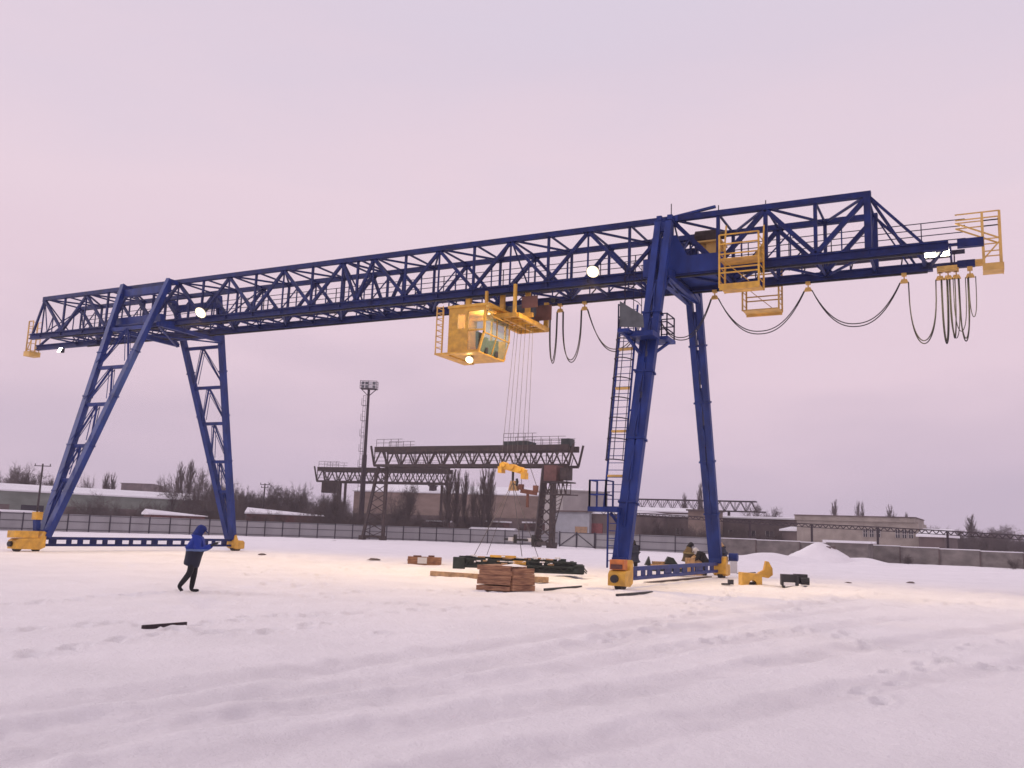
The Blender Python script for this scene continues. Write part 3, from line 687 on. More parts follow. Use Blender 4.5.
def person(loc, rz, label, pose, jac, trou, hat, extra=None, vest=None):
    t = thing('person', loc, label, 'person', None, rz)
    J = pose; verts = []; edges = []; rad = []
    def add(p, r_): verts.append(V(p)); rad.append(r_); return len(verts)-1
    pel = add(J['pelvis'], (.135, .115))
    sp = add(V(J['pelvis']).lerp(V(J['chest']), .5), (.13, .11)); ch = add(J['chest'], (.16, .12)); nk = add(J['neck'], .058); hd0 = add(V(J['neck']).lerp(V(J['head']), .55), .07)
    hd = add(J['head'], (.085, .10)); ht = add(V(J['head'])+(V(J['head'])-V(J['neck'])).normalized()*.10, (.06, .075))
    edges += [(pel, sp), (sp, ch), (ch, nk), (nk, hd0), (hd0, hd), (hd, ht)]
    hands = []
    for s in ('l', 'r'):
        hp = add(J['hip'+s], .118); kn = add(J['knee'+s], .088); an = add(J['ankle'+s], .068); he = add(V(J['ankle'+s])+V((.02, 0, -.05)), .045); to = add(J['toe'+s], (.045, .03))
        edges += [(pel, hp), (hp, kn), (kn, an), (an, he), (he, to)]
        sh = add(J['sh'+s], .062); el = add(J['el'+s], .045); wr = add(J['wr'+s], .030)
        edges += [(ch, sh), (sh, el), (el, wr)]
        d = (V(J['wr'+s])-V(J['el'+s])).normalized(); pm = V(J['wr'+s])+d*.07; pi_ = add(pm, (.036, .02)); edges.append((wr, pi_))
        side = d.cross(V((0, 0, 1))).normalized(); dn = side.cross(d)
        for q in range(4):
            off = side*(-.027+.018*q); ln = (.07, .08, .075, .06)[q]
            a = add(pm+off+d*.03, .0085); b2 = add(pm+off+d*(.03+ln*.6)-dn*.008, .008); c2 = add(pm+off+d*(.03+ln)-dn*.03, .007); edges += [(pi_, a), (a, b2), (b2, c2)]
        a = add(pm-side*.04-d*.02, .010); b2 = add(pm-side*.06+d*.03-dn*.01, .009); edges += [(pi_, a), (a, b2)]
    o = skin_obj('body', verts, edges, rad, [trou, 'skin'][0], t, 0, 2)
    o.data.materials.append(M['skin'])
    o = bake(o)
    hc = V(J['head']); nkz = V(J['neck'])
    wrs = [V(J['wrl']), V(J['wrr'])]
    mi = []
    for p_ in o.data.polygons:
        c3 = p_.center; sk = (c3-hc).length < .17 and c3.z > nkz.z or False and any((c3-w_).length < .19 and (c3-w_).length > 0 and (c3-w_).dot(w_-V(J['el'+'lr'[n]])) > 0 for n, w_ in enumerate(wrs))
        mi.append(1 if sk else 0)
    o.data.polygons.foreach_set('material_index', mi)
    # face: nose, eyes, mouth, ears
    up = (hc-nkz).normalized(); fw = V(J.get('face', (1, 0, 0))); sdv = up.cross(fw).normalized(); fw = sdv.cross(up)
    f_ = MB(); f_.tube(hc+fw*.095+up*.02, hc+fw*.125-up*.02, .010, .016, 6); f_.beam(hc+fw*.095-up*.055-sdv*.025, hc+fw*.095-up*.055+sdv*.025, .012)
    for s in (-1, 1): f_.tube(hc+sdv*s*.082, hc+sdv*s*.10, .028, .02, 8)
    f_.build('face', 'skin', t, loc=(0, 0, 0)).location = (0, 0, 0)
    e_ = MB()
    for s in (-1, 1): e_.tube(hc+fw*.088+up*.025+sdv*s*.032, hc+fw*.101+up*.025+sdv*s*.032, .012, .010, 8)
    e_.build('eye', 'dark', t, loc=(0, 0, 0)).location = (0, 0, 0)
    # jacket grown a little larger than the body, sleeves included
    verts, edges, rad = [], [], []
    hem = J.get('hem', V(J['pelvis'])+V((-.04, 0, -.20)))
    a = add(hem, (.20, .22)); b2 = add(J['pelvis'], (.225, .23)); c2 = add(V(J['pelvis']).lerp(V(J['chest']), .55), (.255, .24)); d2 = add(J['chest'], (.28, .25)); e2 = add(V(J['chest']).lerp(V(J['neck']), 1.05), (.19, .19))
    edges += [(a, b2), (b2, c2), (c2, d2), (d2, e2)]
    for s in ('l', 'r'):
        p1 = add(J['sh'+s], .13); p2 = add(J['el'+s], .10); p3 = add(V(J['el'+s]).lerp(V(J['wr'+s]), .92), .066); edges += [(d2, p1), (p1, p2), (p2, p3)]
    jo = skin_obj('jacket', verts, edges, rad, jac, t, 1, 2); bake(jo)
    # hood or hat
    h = MB(); n = 14
    ring = []
    for k2, (zz_, rr_) in enumerate(((-.17, .15), (-.08, .14), (.02, .14), (.09, .125), (.14, .08), (.155, .02))):
        for q in range(n):
            th = 2*math.pi*q/n; front = math.cos(th) > .45 and zz_ < .035
            rr2 = rr_*(0.70 if front else 1.)
            ring.append(hc+up*zz_+fw*(rr2*math.cos(th)*1.05-.012)+sdv*(rr2*math.sin(th)))
    h.add(ring, [(i_*n+q, i_*n+(q+1) % n, (i_+1)*n+(q+1) % n, (i_+1)*n+q) for i_ in range(5) for q in range(n)]+[tuple(range(5*n, 6*n))])
    h.prism([hc+up*.05+fw*.09-sdv*.07, hc+up*.05+fw*.09+sdv*.07, hc+up*.035+fw*.17+sdv*.045, hc+up*.035+fw*.17-sdv*.045], up*.015)
    h.build('hood', hat, t, True, loc=(0, 0, 0)).location = (0, 0, 0)
    return t
# jacket material of the walking person: royal blue top, light band, dark skirt
def banded(name, z1, z2, top, band, low):
    mt = bpy.data.materials.new(name); mt.use_nodes = True; nt = mt.node_tree; N = nt.nodes; L = nt.links; b = N['Principled BSDF']; b.inputs['Roughness'].default_value = .85
    tc = N.new('ShaderNodeTexCoord'); s = N.new('ShaderNodeSeparateXYZ'); L.new(tc.outputs['Object'], s.inputs[0])
    nz = N.new('ShaderNodeTexNoise'); nz.inputs['Scale'].default_value = 9; L.new(tc.outputs['Object'], nz.inputs['Vector'])
    ad = N.new('ShaderNodeMath'); ad.operation = 'MULTIPLY_ADD'; ad.inputs[1].default_value = .03; L.new(nz.outputs['Fac'], ad.inputs[0]); L.new(s.outputs['Z'], ad.inputs[2])
    mr = N.new('ShaderNodeMath'); mr.operation = 'DIVIDE'; mr.inputs[1].default_value = 2; L.new(ad.outputs[0], mr.inputs[0])
    rp = N.new('ShaderNodeValToRGB'); rp.color_ramp.interpolation = 'CONSTANT'; L.new(mr.outputs[0], rp.inputs[0]); e = rp.color_ramp.elements
    e[0].position = 0; e[0].color = (*low, 1); e[1].position = z1/2; e[1].color = (*band, 1); q = e.new(z2/2); q.color = (*top, 1)
    L.new(rp.outputs[0], b.inputs['Base Color']); return mt
M['bluejacket'] = banded('blue work jacket', 1.065, 1.12, (.012, .035, .27), (.12, .18, .36), (.016, .018, .035))
M['tanjacket'] = banded('tan jacket with bands', 1.1, 1.15, (.16, .11, .05), (.32, .26, .12), (.08, .06, .035))
walk = dict(pelvis=(0, 0, .93), chest=(.03, 0, 1.28), neck=(.06, 0, 1.46), head=(.12, 0, 1.58),
    hipl=(0, .10, .87), kneel=(.02, .10, .50), anklel=(-.02, .10, .09), toel=(.18, .11, .035),
    hipr=(-.01, -.10, .87), kneer=(-.05, -.10, .50), ankler=(-.29, -.11, .15), toer=(-.19, -.12, .02),
    shl=(.04, .19, 1.38), ell=(.18, .25, 1.08), wrl=(.44, .15, 1.24),
    shr=(.04, -.19, 1.38), elr=(.16, -.26, 1.06), wrr=(.44, -.10, 1.22), hem=V((-.07, 0, .64)), face=(1, 0, -.25))
RZ = math.atan2(CR.y, CR.x)
pp = G(191, 593); pp.z = gz(pp.x, pp.y)
pwalk = person(pp, RZ+.15, 'person in a blue hooded work jacket with a pale band walking across the snow', walk, 'bluejacket', 'cloth_black', 'cloth_hood')
k = MB(); k.box(.535, .55, -.07, .09, 1.22, 1.31); ph = k.build('phone', 'dark', None, loc=(0, 0, 0)); ph.location = pwalk.location; ph.rotation_euler = pwalk.rotation_euler
tag(ph, 'small dark phone held up in the hands of the walking person', 'phone')
def stand(bend=0., arm=.3, squat=0.):
    z = -squat; b_ = bend
    c = (.0+.42*math.sin(b_), 0, .93+z+.40*math.cos(b_)); n = (.56*math.sin(b_), 0, .93+z+.55*math.cos(b_)); h = (.56*math.sin(b_)+.08, 0, .93+z+.55*math.cos(b_)+.11)
    d = dict(pelvis=(0, 0, .93+z), chest=c, neck=n, head=h, face=(1, 0, -.3-b_*.6))
    for s, q in (('l', 1), ('r', -1)):
        d['hip'+s] = (0, .1*q, .87+z); d['knee'+s] = (.04+squat*.8, .12*q, .49-z*-.4 if False else .49+z*.45); d['ankle'+s] = (0, .12*q, .09); d['toe'+s] = (.19, .14*q, .035)
        d['sh'+s] = (c[0]+.05*math.sin(b_), .19*q, c[2]+.09); d['el'+s] = (c[0]+.12, .24*q, c[2]-.2); d['wr'+s] = (c[0]+.12+arm, .15*q, c[2]-.28)
    d['hem'] = V((-.04, 0, .72+z)); return d
def gp(x, d): p = D(x, d); p.z = gz(p.x, p.y)-.02; return p
person(gp(687, 47.5), RZ-.4, 'worker in a tan jacket with vertical stripes standing behind the right ground beam', stand(.25, .2, .05), 'tanjacket', 'cloth_tan', 'cloth_black')
person(gp(706, 47.0), RZ+math.pi*.97, 'worker in black bending forward over the right ground beam just left of the far leg', stand(.95, .25, .1), 'cloth_black', 'cloth_black', 'white')
person(gp(723, 47.8), RZ+math.pi*.8, 'worker in dark clothes half hidden on the right side of the far right leg', stand(.15, .3, 0), 'cloth_navy', 'cloth_black', 'wood2')
person(gp(634, 41.5), RZ+math.pi*.6, 'worker in dark clothes standing close behind the near right leg', stand(.1, .2, 0), 'cloth_navy', 'cloth_black', 'cloth_black')

# ------------------------------------------------------------------ things lying on the snow
# timber crate in the foreground
q0, q1, q2 = G(477, 589), G(511, 591), G(527, 585)
a1 = ang(q0, q1); L = Local(q0, a1); LL = (q1-q0).length
t = thing('timber_stack', q0, 'large stack of reddish brown timbers with snow on its right end', 'timber stack')
k = MB(); rnd = random.Random(4)
for r_ in range(5):
    zz0 = .02+r_*.165-(0.04 if r_ == 0 else 0)
    for y in np.arange(0, 1.5, .3):
        s = rnd.uniform(-.06, .06); lbox(k, L, 0+s, LL+s-.02, y, y+.285, zz0*.92, zz0*.92+.145)
k.build('timber', 'wood', t)
L2 = Local(L(LL, .05, 0), a1+.95)
k = MB()
for r_ in range(4): lbox(k, L2, 0, .85, -.12+.02*r_, .1, .0+r_*.178, .0+r_*.178+.168)
k.build('timber', 'wood', t)
k = MB(); n = 10
ring = [L(LL-.15+.45*math.cos(2*math.pi*q/n), .6+.5*math.sin(2*math.pi*q/n), .76) for q in range(n)]
k.add(ring+[L(LL-.15, .6, .84)], [(q, (q+1) % n, n) for q in range(n)]); k.build('snow_cap', 'snowroof', t, True)
# small timber box
def crate(x, y, w, d, h, label, mt='wood2', rot=0., name='wooden_crate', cat='crate'):
    p = G(x, y); t = thing(name, p, label, cat); L = Local(p, RZ+rot)
    k = MB(); lbox(k, L, -w/2, w/2, 0, d, -.05, h); 
    k.build('crate_box', mt, t)
    k = MB(); 
    for xx in (-w/2+.05, 0, w/2-.05): lbox(k, L, xx-.05, xx+.05, -.03, -.002, 0, h+.02)
    lbox(k, L, -w/2-.02, w/2+.02, -.05, -.031, h*.4, h*.4+.08); k.build('batten', mt, t)
    return t, L
t, L = crate(424, 564, 1.75, .7, .36, 'low brown wooden crate lying alone on the snow left of the dark steel load', 'wood')
k = MB(); lbox(k, L, -.35, .15, -.06, -.052, .02, .34); k.build('paper_label', 'white', t)
k = MB(); lbox(k, L, -.6, -.2, .1, .5, .37, .43); lbox(k, L, .2, .5, .1, .5, .37, .45); k.build('loose_fittings', 'rustbrown', t)
# the dark steel load being lifted: stacked truss sections
pa, pb = G(453, 572), G(583, 577); La = Local(pa, ang(pa, pb)); ln = (pb-pa).length
t = thing('steel_load', pa, 'long bundle of dark green steel sections lying on the snow under the slings', 'steel load')
k = MB(); rnd = random.Random(3)
for (x0, x1, y0, z0, z1) in ((0, ln*.95, 0, .25, .62), (.2, ln*.8, .4, .2, .7), (ln*.42, ln, -.1, .1, .42), (ln*.6, ln*1.0, .3, .15, .52)):
    for zz_ in (z0, z1-.06): lbox(k, La, x0, x1, y0, y0+.3, zz_, zz_+.07)
    xx = x0
    while xx < x1-.2:
        k.beam(La(xx, y0+.02, z0+.05), La(xx+.25, y0+.02, z1-.02), .05); k.beam(La(xx+.25, y0+.02, z1-.02), La(xx+.5, y0+.02, z0+.05), .05); xx += .5
    lbox(k, La, x0, x1, y0+.1, y0+.14, z0, z1)
lbox(k, La, -.02, .5, -.05, .35, .15, .66); lbox(k, La, ln-.4, ln+.05, -.1, .35, .12, .5)
for _ in range(26):
    x_ = rnd.uniform(.3, ln-.4); k.box(0, 0, 0, 0, 0, 0) if False else lbox(k, La, x_, x_+rnd.uniform(.08, .25), rnd.uniform(0, .4), .5, .55, .6+rnd.uniform(.02, .14))
k.build('steel_section', 'darkload', t)
k = MB(); lbox(k, La, ln*.28, ln*.48, .05, .45, .71, .80); lbox(k, La, ln*.46, ln*.56, -.02, -.01, .3, .6); k.build('yellow_piece', 'yellow', t)
k = MB()
for _ in range(16):
    x_ = rnd.uniform(ln*.15, ln*.75); y_ = rnd.uniform(-.12, .2); z_ = rnd.uniform(.36, .56) if y_ < 0 else rnd.uniform(.64, .72); lbox(k, La, x_, x_+rnd.uniform(.1, .4), y_, y_+.2, z_, z_+rnd.uniform(.03, .1))
k.build('timber_packing', 'wood2', t)
k = MB()
for _ in range(34):
    x_ = rnd.uniform(ln*.12, ln*.85); y_ = rnd.uniform(-.10, .3); z_ = rnd.uniform(.44, .60) if y_ < 0 else rnd.uniform(.66, .74); lbox(k, La, x_, x_+rnd.uniform(.05, .28), y_, y_+.2, z_, z_+rnd.uniform(.02, .07))
k.build('snow_patch', 'snowroof', t)
# timber bearers under it
def plank(pa, pb, w, h, label, mt='wood2', name='timber_bearer', cat='timber', n=2):
    L = Local(pa, ang(pa, pb)); l = (pb-pa).length
    k = MB()
    for i_ in range(n): lbox(k, L, -.1*i_, l-.08*i_, i_*w/n, (i_+.93)*w/n, -.03, h-.015*i_)
    o = k.build(name, mt, None, loc=pa); return tag(o, label, cat)
plank(G(430, 575), G(476, 578), .4, .16, 'pale timber bearer sticking out left from behind the timber stack')
plank(G(526, 581), G(548, 582), .4, .18, 'short pale timber bearer on the right of the timber stack')
plank(G(545, 590), G(582, 587), .06, .05, 'thin dark rod lying on the snow right of the timber stack', 'dark', 'steel_rod', 'rod', 1)
plank(G(618, 596), G(653, 593), .09, .06, 'dark steel strip on the snow below the near right bogie', 'dark', 'steel_strip', 'rod', 1)
plank(G(143, 628), G(187, 624.5), .05, .045, 'dark pole half sunk in the snow below the walking person', 'mast', 'pole_on_snow', 'pole', 1)
plank(G(650, 583), G(712, 577), .3, .03, 'line of bare ground planks along the right ground beam', 'darkwall', 'ground_plank', 'plank', 1)
def clod(x, y, w, h, label):
    p = G(x, y); k = MB(); n = 9; rnd = random.Random(x)
    rg = []
    for lv, (rr_, zz_) in enumerate(((1, -.02), (.85, .6), (.4, 1.))):
        for q in range(n):
            th = 2*math.pi*q/n; f_ = rnd.uniform(.5, 1.1); w_ = w*.62; rg.append(p+V((math.cos(RZ), math.sin(RZ), 0))*w_/2*rr_*f_*math.cos(th)+V((-math.sin(RZ), math.cos(RZ), 0))*w/2*.6*rr_*f_*math.sin(th)+V((0, 0, h*zz_*rnd.uniform(.8, 1.1))))
    k.add(rg, [(i_*n+q, i_*n+(q+1) % n, (i_+1)*n+(q+1) % n, (i_+1)*n+q) for i_ in range(2) for q in range(n)]+[tuple(range(2*n, 3*n))])
    tag(k.build('earth_clod', 'darkwall', None, loc=p), label, 'earth clod', 'dark clods poking through the snow')
clod(262, 555, .9, .09, 'dark earthy patch on the snow right of the far left foot')
clod(334, 541, 1.6, .07, 'dark patch on the snow in front of the grey fence near the light mast')
clod(374, 560, 1.4, .10, 'patch of debris on the snow left of the lone brown crate')
clod(911, 583, .9, .07, 'brown clod on the snow right of the black motor block')
clod(848, 583, .6, .05, 'small brown clod between the black motor block and the right edge')
# yellow bogie cover
p = G(758, 585); t = thing('bogie_cover', p, 'bright yellow steel bogie cover with a round notch and a raised fin', 'steel cover'); L = Local(p, RZ)
k = MB(); n = 9
prof = [L(-.66, 0, -.05), L(-.40, 0, -.05)]+[L(-.21-.17*math.cos(math.pi*q/n), 0, .02+.17*math.sin(math.pi*q/n)) for q in range(n+1)]+[L(.0, 0, -.05), L(.18, 0, -.05), L(.18, 0, .46), L(-.66, 0, .50)]
k.prism(prof, L.y*.7); k.build('cover_body', 'yellow', t)
k = MB(); k.prism([L(.12, .4, .36), L(.55, .4, .28), L(.75, .4, .42), L(.74, .4, .7), L(.58, .4, .98), L(.47, .4, 1.0), L(.38, .4, .62), L(.15, .4, .50)], L.y*.25); k.build('fin', 'yellow', t)
k = MB(); lbox(k, L, -.36, -.06, .2, .5, -.04, .10); k.build('axle_stub', 'dark', t)
# black motor block
p = G(795, 587); t = thing('motor_block', p, 'black machinery block with a snowy ledge lying right of the yellow cover', 'machinery'); L = Local(p, RZ-.2)
k = MB(); lbox(k, L, -.55, .1, 0, .6, .05, .5); lbox(k, L, .0, .55, .3, .8, .12, .52); lbox(k, L, -.5, -.4, -.02, .5, -.05, .06); lbox(k, L, .05, .15, -.1, .1, -.05, .45); k.tube(L(.25, .2, .25), L(.6, .2, .25), .16, n=10); k.build('housing', 'dark', t)
k = MB(); lbox(k, L, -.45, .0, -.12, -.003, .05, .18); k.build('snow_ledge', 'snowroof', t)
# small dark boot shaped piece
p = G(727, 585); t = MB(); L = Local(p, RZ+.2); lbox(t, L, -.2, .15, 0, .12, 0, .07); lbox(t, L, .1, .3, 0, .16, .02, .22); tag(t.build('steel_shoe', 'dark', None, loc=p), 'small dark steel piece on the lit snow left of the yellow cover', 'steel part')
plank(G(738, 574), G(756, 573), .08, .05, 'dark rod sticking out behind the yellow cover towards the white slab', 'dark', 'steel_rod', 'rod', 1)
# white slab
p = gp(734, 51); L = Local(p, RZ); k = MB(); lbox(k, L, -.18, .18, 0, .25, -.05, 1.02); lbox(k, L, -.205, -.182, -.02, .27, -.05, 1.03)
tag(k.build('upright_slab', 'white', None, loc=p), 'upright pale slab standing right of the far right leg', 'slab')
# machinery on the ground beam
p = gp(668, 45.0); t = thing('spare_winch_frame', p, 'tan and dark machine frame lying behind the right ground beam', 'machinery'); L = Local(p, RZ)
k = MB(); lbox(k, L, -.9, .9, 0, .8, .25, .52); k.prism([L(-1.1, .1, .52), L(-.9, .1, .95), L(-.8, .1, .52)], L.y*.4); k.prism([L(-.2, .1, .52), L(.05, .1, .98), L(.3, .1, .92), L(.6, .1, .52)], L.y*.4); k.build('frame', 'darkload', t)
k = MB(); lbox(k, L, -.85, .85, -.02, -.003, .42, .60); lbox(k, L, -.7, -.1, .2, .6, .53, .72); k.build('yellow_panel', 'wood2', t)
k = MB(); lbox(k, L, .95, 1.35, 0, .5, .1, .95); k.build('tan_sack', 'wood2', t)
p = gp(699, 46.6); L = Local(p, RZ); t = MB(); n = 8
rg = []
for (rr_, zz_) in ((.42, 0), (.5, .35), (.45, .7), (.3, .98), (.1, 1.1)):
    for q in range(n): rg.append(L(rr_*math.cos(2*math.pi*q/n)*random.uniform(.85, 1.1), .5+rr_*.6*math.sin(2*math.pi*q/n), zz_))
t.add(rg, [(i_*n+q, i_*n+(q+1) % n, (i_+1)*n+(q+1) % n, (i_+1)*n+q) for i_ in range(4) for q in range(n)]+[tuple(range(4*n, 5*n))])
tag(t.build('covered_bundle', 'wood2', None, True, loc=p), 'pale cloth covered bundle between the two workers at the far right leg', 'bundle')
# snow heap
hc = D(819, 84); k = MB(); nr_, na_ = 22, 48; rg = []
rnd = random.Random(9)
for i_ in range(nr_+1):
    for q in range(na_):
        th = 2*math.pi*q/na_; rr_ = i_/nr_; wx, wy = 3.9, 3.0
        h_ = 1.9*(1-rr_**1.25)**1.15 if rr_ < 1 else 0
        h_ += .12*math.sin(3*th+rr_*6)*rr_*(1-rr_)*2+rnd.uniform(-.03, .03)*(1 if i_ else 0)
        rg.append(hc+V((math.cos(RZ), math.sin(RZ), 0))*wx*rr_*math.cos(th)+V((-math.sin(RZ), math.cos(RZ), 0))*wy*rr_*math.sin(th)+V((0, 0, max(h_, 0)-(.25 if i_ == nr_ else 0))))
k.add(rg, [(i_*na_+q, (i_+1)*na_+q, (i_+1)*na_+(q+1) % na_, i_*na_+(q+1) % na_) for i_ in range(nr_) for q in range(na_)])
so = k.build('snow_heap', 'snow', None, True, loc=hc); tag(so, 'conical heap of shovelled snow in front of the pale brick building', 'snow heap')
k = MB()
for _ in range(7):
    q = hc+V((math.cos(RZ), math.sin(RZ), 0))*random.uniform(-.4, 1.6)-V((-math.sin(RZ), math.cos(RZ), 0))*random.uniform(.3, .7); k.box(q.x-.2, q.x+.2, q.y-.1, q.y+.1, 1.25, 1.25+random.uniform(.1, .35))
k.build('dirt_lump', 'darkwall', so, loc=hc).location = (0, 0, 0)

# ------------------------------------------------------------------ fences
def fence_line(label, pts, htop, ph, mtp, mtf, rails, panel_name, snowcap=False, cat='fence', step=2.5, name='metal_fence', group=None, post_h=.0, htops=None):
    t = thing(name, pts[0], label, cat, group)
    pn = MB(); pos = []; fr = MB(); sc = MB()
    acc = []
    for a, b_ in zip(pts[:-1], pts[1:]):
        n = max(1, round((b_-a).length/step))
        for q in range(n): acc.append((a.lerp(b_, q/n), a.lerp(b_, (q+1)/n)))
    N_ = len(acc)
    for i_, (a, b_) in enumerate(acc):
        h = htop if htops is None else htops[0]+(htops[1]-htops[0])*i_/max(1, N_-1)
        d = (b_-a).normalized(); nn = V((-d.y, d.x, 0))
        if nn.dot(C0-a) < 0: nn = -nn
        p0 = a+nn*0
        hh = h+random.uniform(-.02, .02)
        pn.beam(V((a.x, a.y, (hh-.2)/2)), V((b_.x, b_.y, (hh-.2)/2)), .05 if not snowcap else .16, hh+.2)
        for z in rails: fr.beam(V((a.x, a.y, z))+nn*.06, V((b_.x, b_.y, z))+nn*.06, .05, .06)
        if snowcap: sc.beam(V((a.x, a.y, hh+.03)), V((b_.x, b_.y, hh+.03)), .22, .09)
        k = MB(); k.beam(V((a.x, a.y, -.1))+nn*.07, V((a.x, a.y, hh+post_h+.03))+nn*.07, .10 if not snowcap else .24, .10)
        pos.append(k)
    pn.build(panel_name, mtp, t)
    if rails: fr.build('fence_rail', mtf, t)
    if snowcap: sc.build('snow_cap', 'snowroof', t)
    for k in pos[:100]: k.build('post', mtf, t)
    return t
fence_line('grey sheet metal fence with dark posts running from the left edge to the gate', [D(-90, 88), D(0, 101), D(150, 113), D(300, 125), D(420, 131), D(558, 127)], 2.0, 0, 'fence', 'fencepost', (.22, 1.15, 1.9), 'sheet_panel')
fence_line('grey sheet metal fence right of the gate passing behind the right legs', [D(596, 121), D(640, 116), D(712, 112)], 2.0, 0, 'fence', 'fencepost', (.22, 1.15, 1.9), 'sheet_panel', step=4)
ga, gm_, gb = D(560, 126.5), D(577, 124), D(595, 121.3)
t = thing('metal_gate', ga, 'double gate with diagonal braces in the grey metal fence', 'gate')
for a, b_, s in ((ga, gm_, 0), (gm_, gb, 1)):
    nn = V((-(b_-a).y, (b_-a).x, 0)).normalized()
    if nn.dot(C0-a) < 0: nn = -nn
    k = MB(); k.beam(V((a.x, a.y, 1.0)), V((b_.x, b_.y, 1.0)), .05, 1.9); g_ = k.build('gate_leaf', 'fence', t)
    k = MB()
    for z in (.1, 1.95): k.beam(V((a.x, a.y, z))+nn*.07, V((b_.x, b_.y, z))+nn*.07, .08, .09)
    for q in (a, b_): k.beam(V((q.x, q.y, 0))+nn*.07, V((q.x, q.y, 2.1))+nn*.07, .15)
    k.beam(V(((a if s == 0 else b_).x, (a if s == 0 else b_).y, .1))+nn*.1, V(((b_ if s == 0 else a).x, (b_ if s == 0 else a).y, 1.9))+nn*.1, .08)
    k.build('gate_frame', 'fencepost', g_)
fence_line('old grey concrete panel fence with a snow line along its top on the right', [D(715, 112), D(800, 105), D(900, 97), D(1023, 90), D(1120, 86)], 1.8, 0, 'concrete', 'darkwall', (), 'concrete_panel', True, step=4.6, name='concrete_fence', htops=(1.95, 1.45))

# ------------------------------------------------------------------ buildings beyond the fence
def block(name, label, xa, da, xb, db, depth, z1, mt, roofz=None, roofmt='snowroof', wins=(), overhang=.3, roofz2=None, cat='building', parts=None, z0=-.3, doors=()):
    a, b_ = D(xa, da), D(xb, db); L = Local(a, ang(a, b_)); l = (b_-a).length
    sgn = 1 if L.y.dot(a-C0) > 0 else -1
    t = thing(name, a, label, cat)
    k = MB(); lbox(k, L, 0, l, 0, depth*sgn, z0, z1); k.build('wall', mt, t)
    if roofz:
        k = MB()
        pr = [L(-overhang, -overhang*sgn, z1+.003), L(-overhang, -overhang*sgn, z1+.25), L(-overhang, depth*.5*sgn, roofz), L(-overhang, (depth+overhang)*sgn, z1+.25), L(-overhang, (depth+overhang)*sgn, z1+.003)]
        if roofz2 is None: k.prism(pr, L.x*(l+2*overhang))
        else:
            n_ = len(pr); p2 = [p_+L.x*(l+2*overhang) for p_ in pr]; p2[2].z = roofz2; p2[1].z = z1+.06; p2[3].z = z1+.06
            k.add(pr+p2, [tuple(range(n_))[::-1], tuple(range(n_, 2*n_))]+[(i_, (i_+1) % n_, n_+(i_+1) % n_, n_+i_) for i_ in range(n_)])
        k.build('roof', roofmt, t)
    for (fx0, fx1, za, zb, wm, nm) in wins:
        k = MB(); lbox(k, L, fx0*l, fx1*l, -.06*sgn, -.004*sgn, za, zb); w_ = k.build(nm, wm, t)
        if nm == 'window':
            k = MB(); 
            for fx in (fx0, (fx0+fx1)/2, fx1): lbox(k, L, fx*l-.05, fx*l+.05, -.10*sgn, -.062*sgn, za, zb)
            lbox(k, L, fx0*l, fx1*l, -.12*sgn, -.064*sgn, (za+zb)/2-.04, (za+zb)/2+.04); k.build('window_frame', 'beige2', w_)
    return t, L, l, sgn
# long grey-green warehouse, left
wl = [(.02+.12*i_, .10+.12*i_, 1.2, 3.4, 'darkwall' if i_ % 2 else 'glass', 'panel_opening') for i_ in range(8)]
block('warehouse', 'long low grey green warehouse with a snow covered roof behind the fence on the left', -60, 150, 205, 185, 14, HZ(0, 489, 155)-.2, 'greenwall', HZ(0, 483, 155)+.3, wins=wl)
block('apartment_block', 'distant dark flat topped block peeping over the left warehouse roof', 118, 330, 139, 330, 20, HZ(128, 483.5, 330), 'darkwall', HZ(128, 482.5, 330)+.3, roofmt='darkwall')
# low sheds just behind the left fence
block('low_shed', 'low shed with a pitched snowy roof behind the fence near the walking person', 150, 130, 205, 134, 5, HZ(190, 516, 132), 'brickred', HZ(155, 509, 132), roofz2=HZ(205, 515.5, 132))
block('brick_shed', 'dark red brick shed with a sloping snowy roof left of the light mast', 246, 140, 321, 142, 7, HZ(300, 515.5, 141), 'brickred', HZ(250, 507, 141), roofz2=HZ(321, 515, 141))
block('garage_row', 'tiny low garages with snow on top just behind the left end of the fence', 2, 122, 36, 126, 4, HZ(18, 512.5, 124), 'brickred', HZ(18, 510, 124))
# central long beige building
wc = [(.0, .86, .2, 4.4, 'darkwall', 'dark_lower_wall')]
wc += [(.05+.09*i_, .10+.09*i_, 1.0, 3.2, 'glass', 'panel_opening') for i_ in range(9)]
HALL = block('factory_hall', 'long beige factory hall with snow on its roof behind the rusty cranes', 352, 185, 575, 175, 18, HZ(450, 493.5, 180), 'beige', HZ(450, 488, 180)+1.0, wins=wc[:1])[0]
block('factory_wing', 'pale taller wing at the right end of the beige factory hall', 562, 165, 607, 168, 12, HZ(590, 492, 166), 'beige2', HZ(590, 489, 166)+.1, roofmt='beige2')
block('white_shed', 'pale shed with a tan door behind the gate', 553, 150, 589, 146, 8, HZ(570, 512, 148), 'whitewall', HZ(570, 510, 148)+.1, 'darkwall', wins=((.62, .95, .1, 3.0, 'tandoor', 'door'),))
block('red_door_shed', 'dark shed with a big red door just left of the near right leg', 589, 147, 636, 140, 8, HZ(610, 514, 144), 'darkwall', HZ(610, 511.5, 144)+.2, wins=((.02, .30, .1, 3.6, 'reddoor', 'door'),))
block('snow_roof_hut', 'low hut with a rounded snowy roof in front of the factory hall', 471, 138, 512, 137, 4, HZ(490, 531, 138), 'darkwall', HZ(490, 527.5, 138))
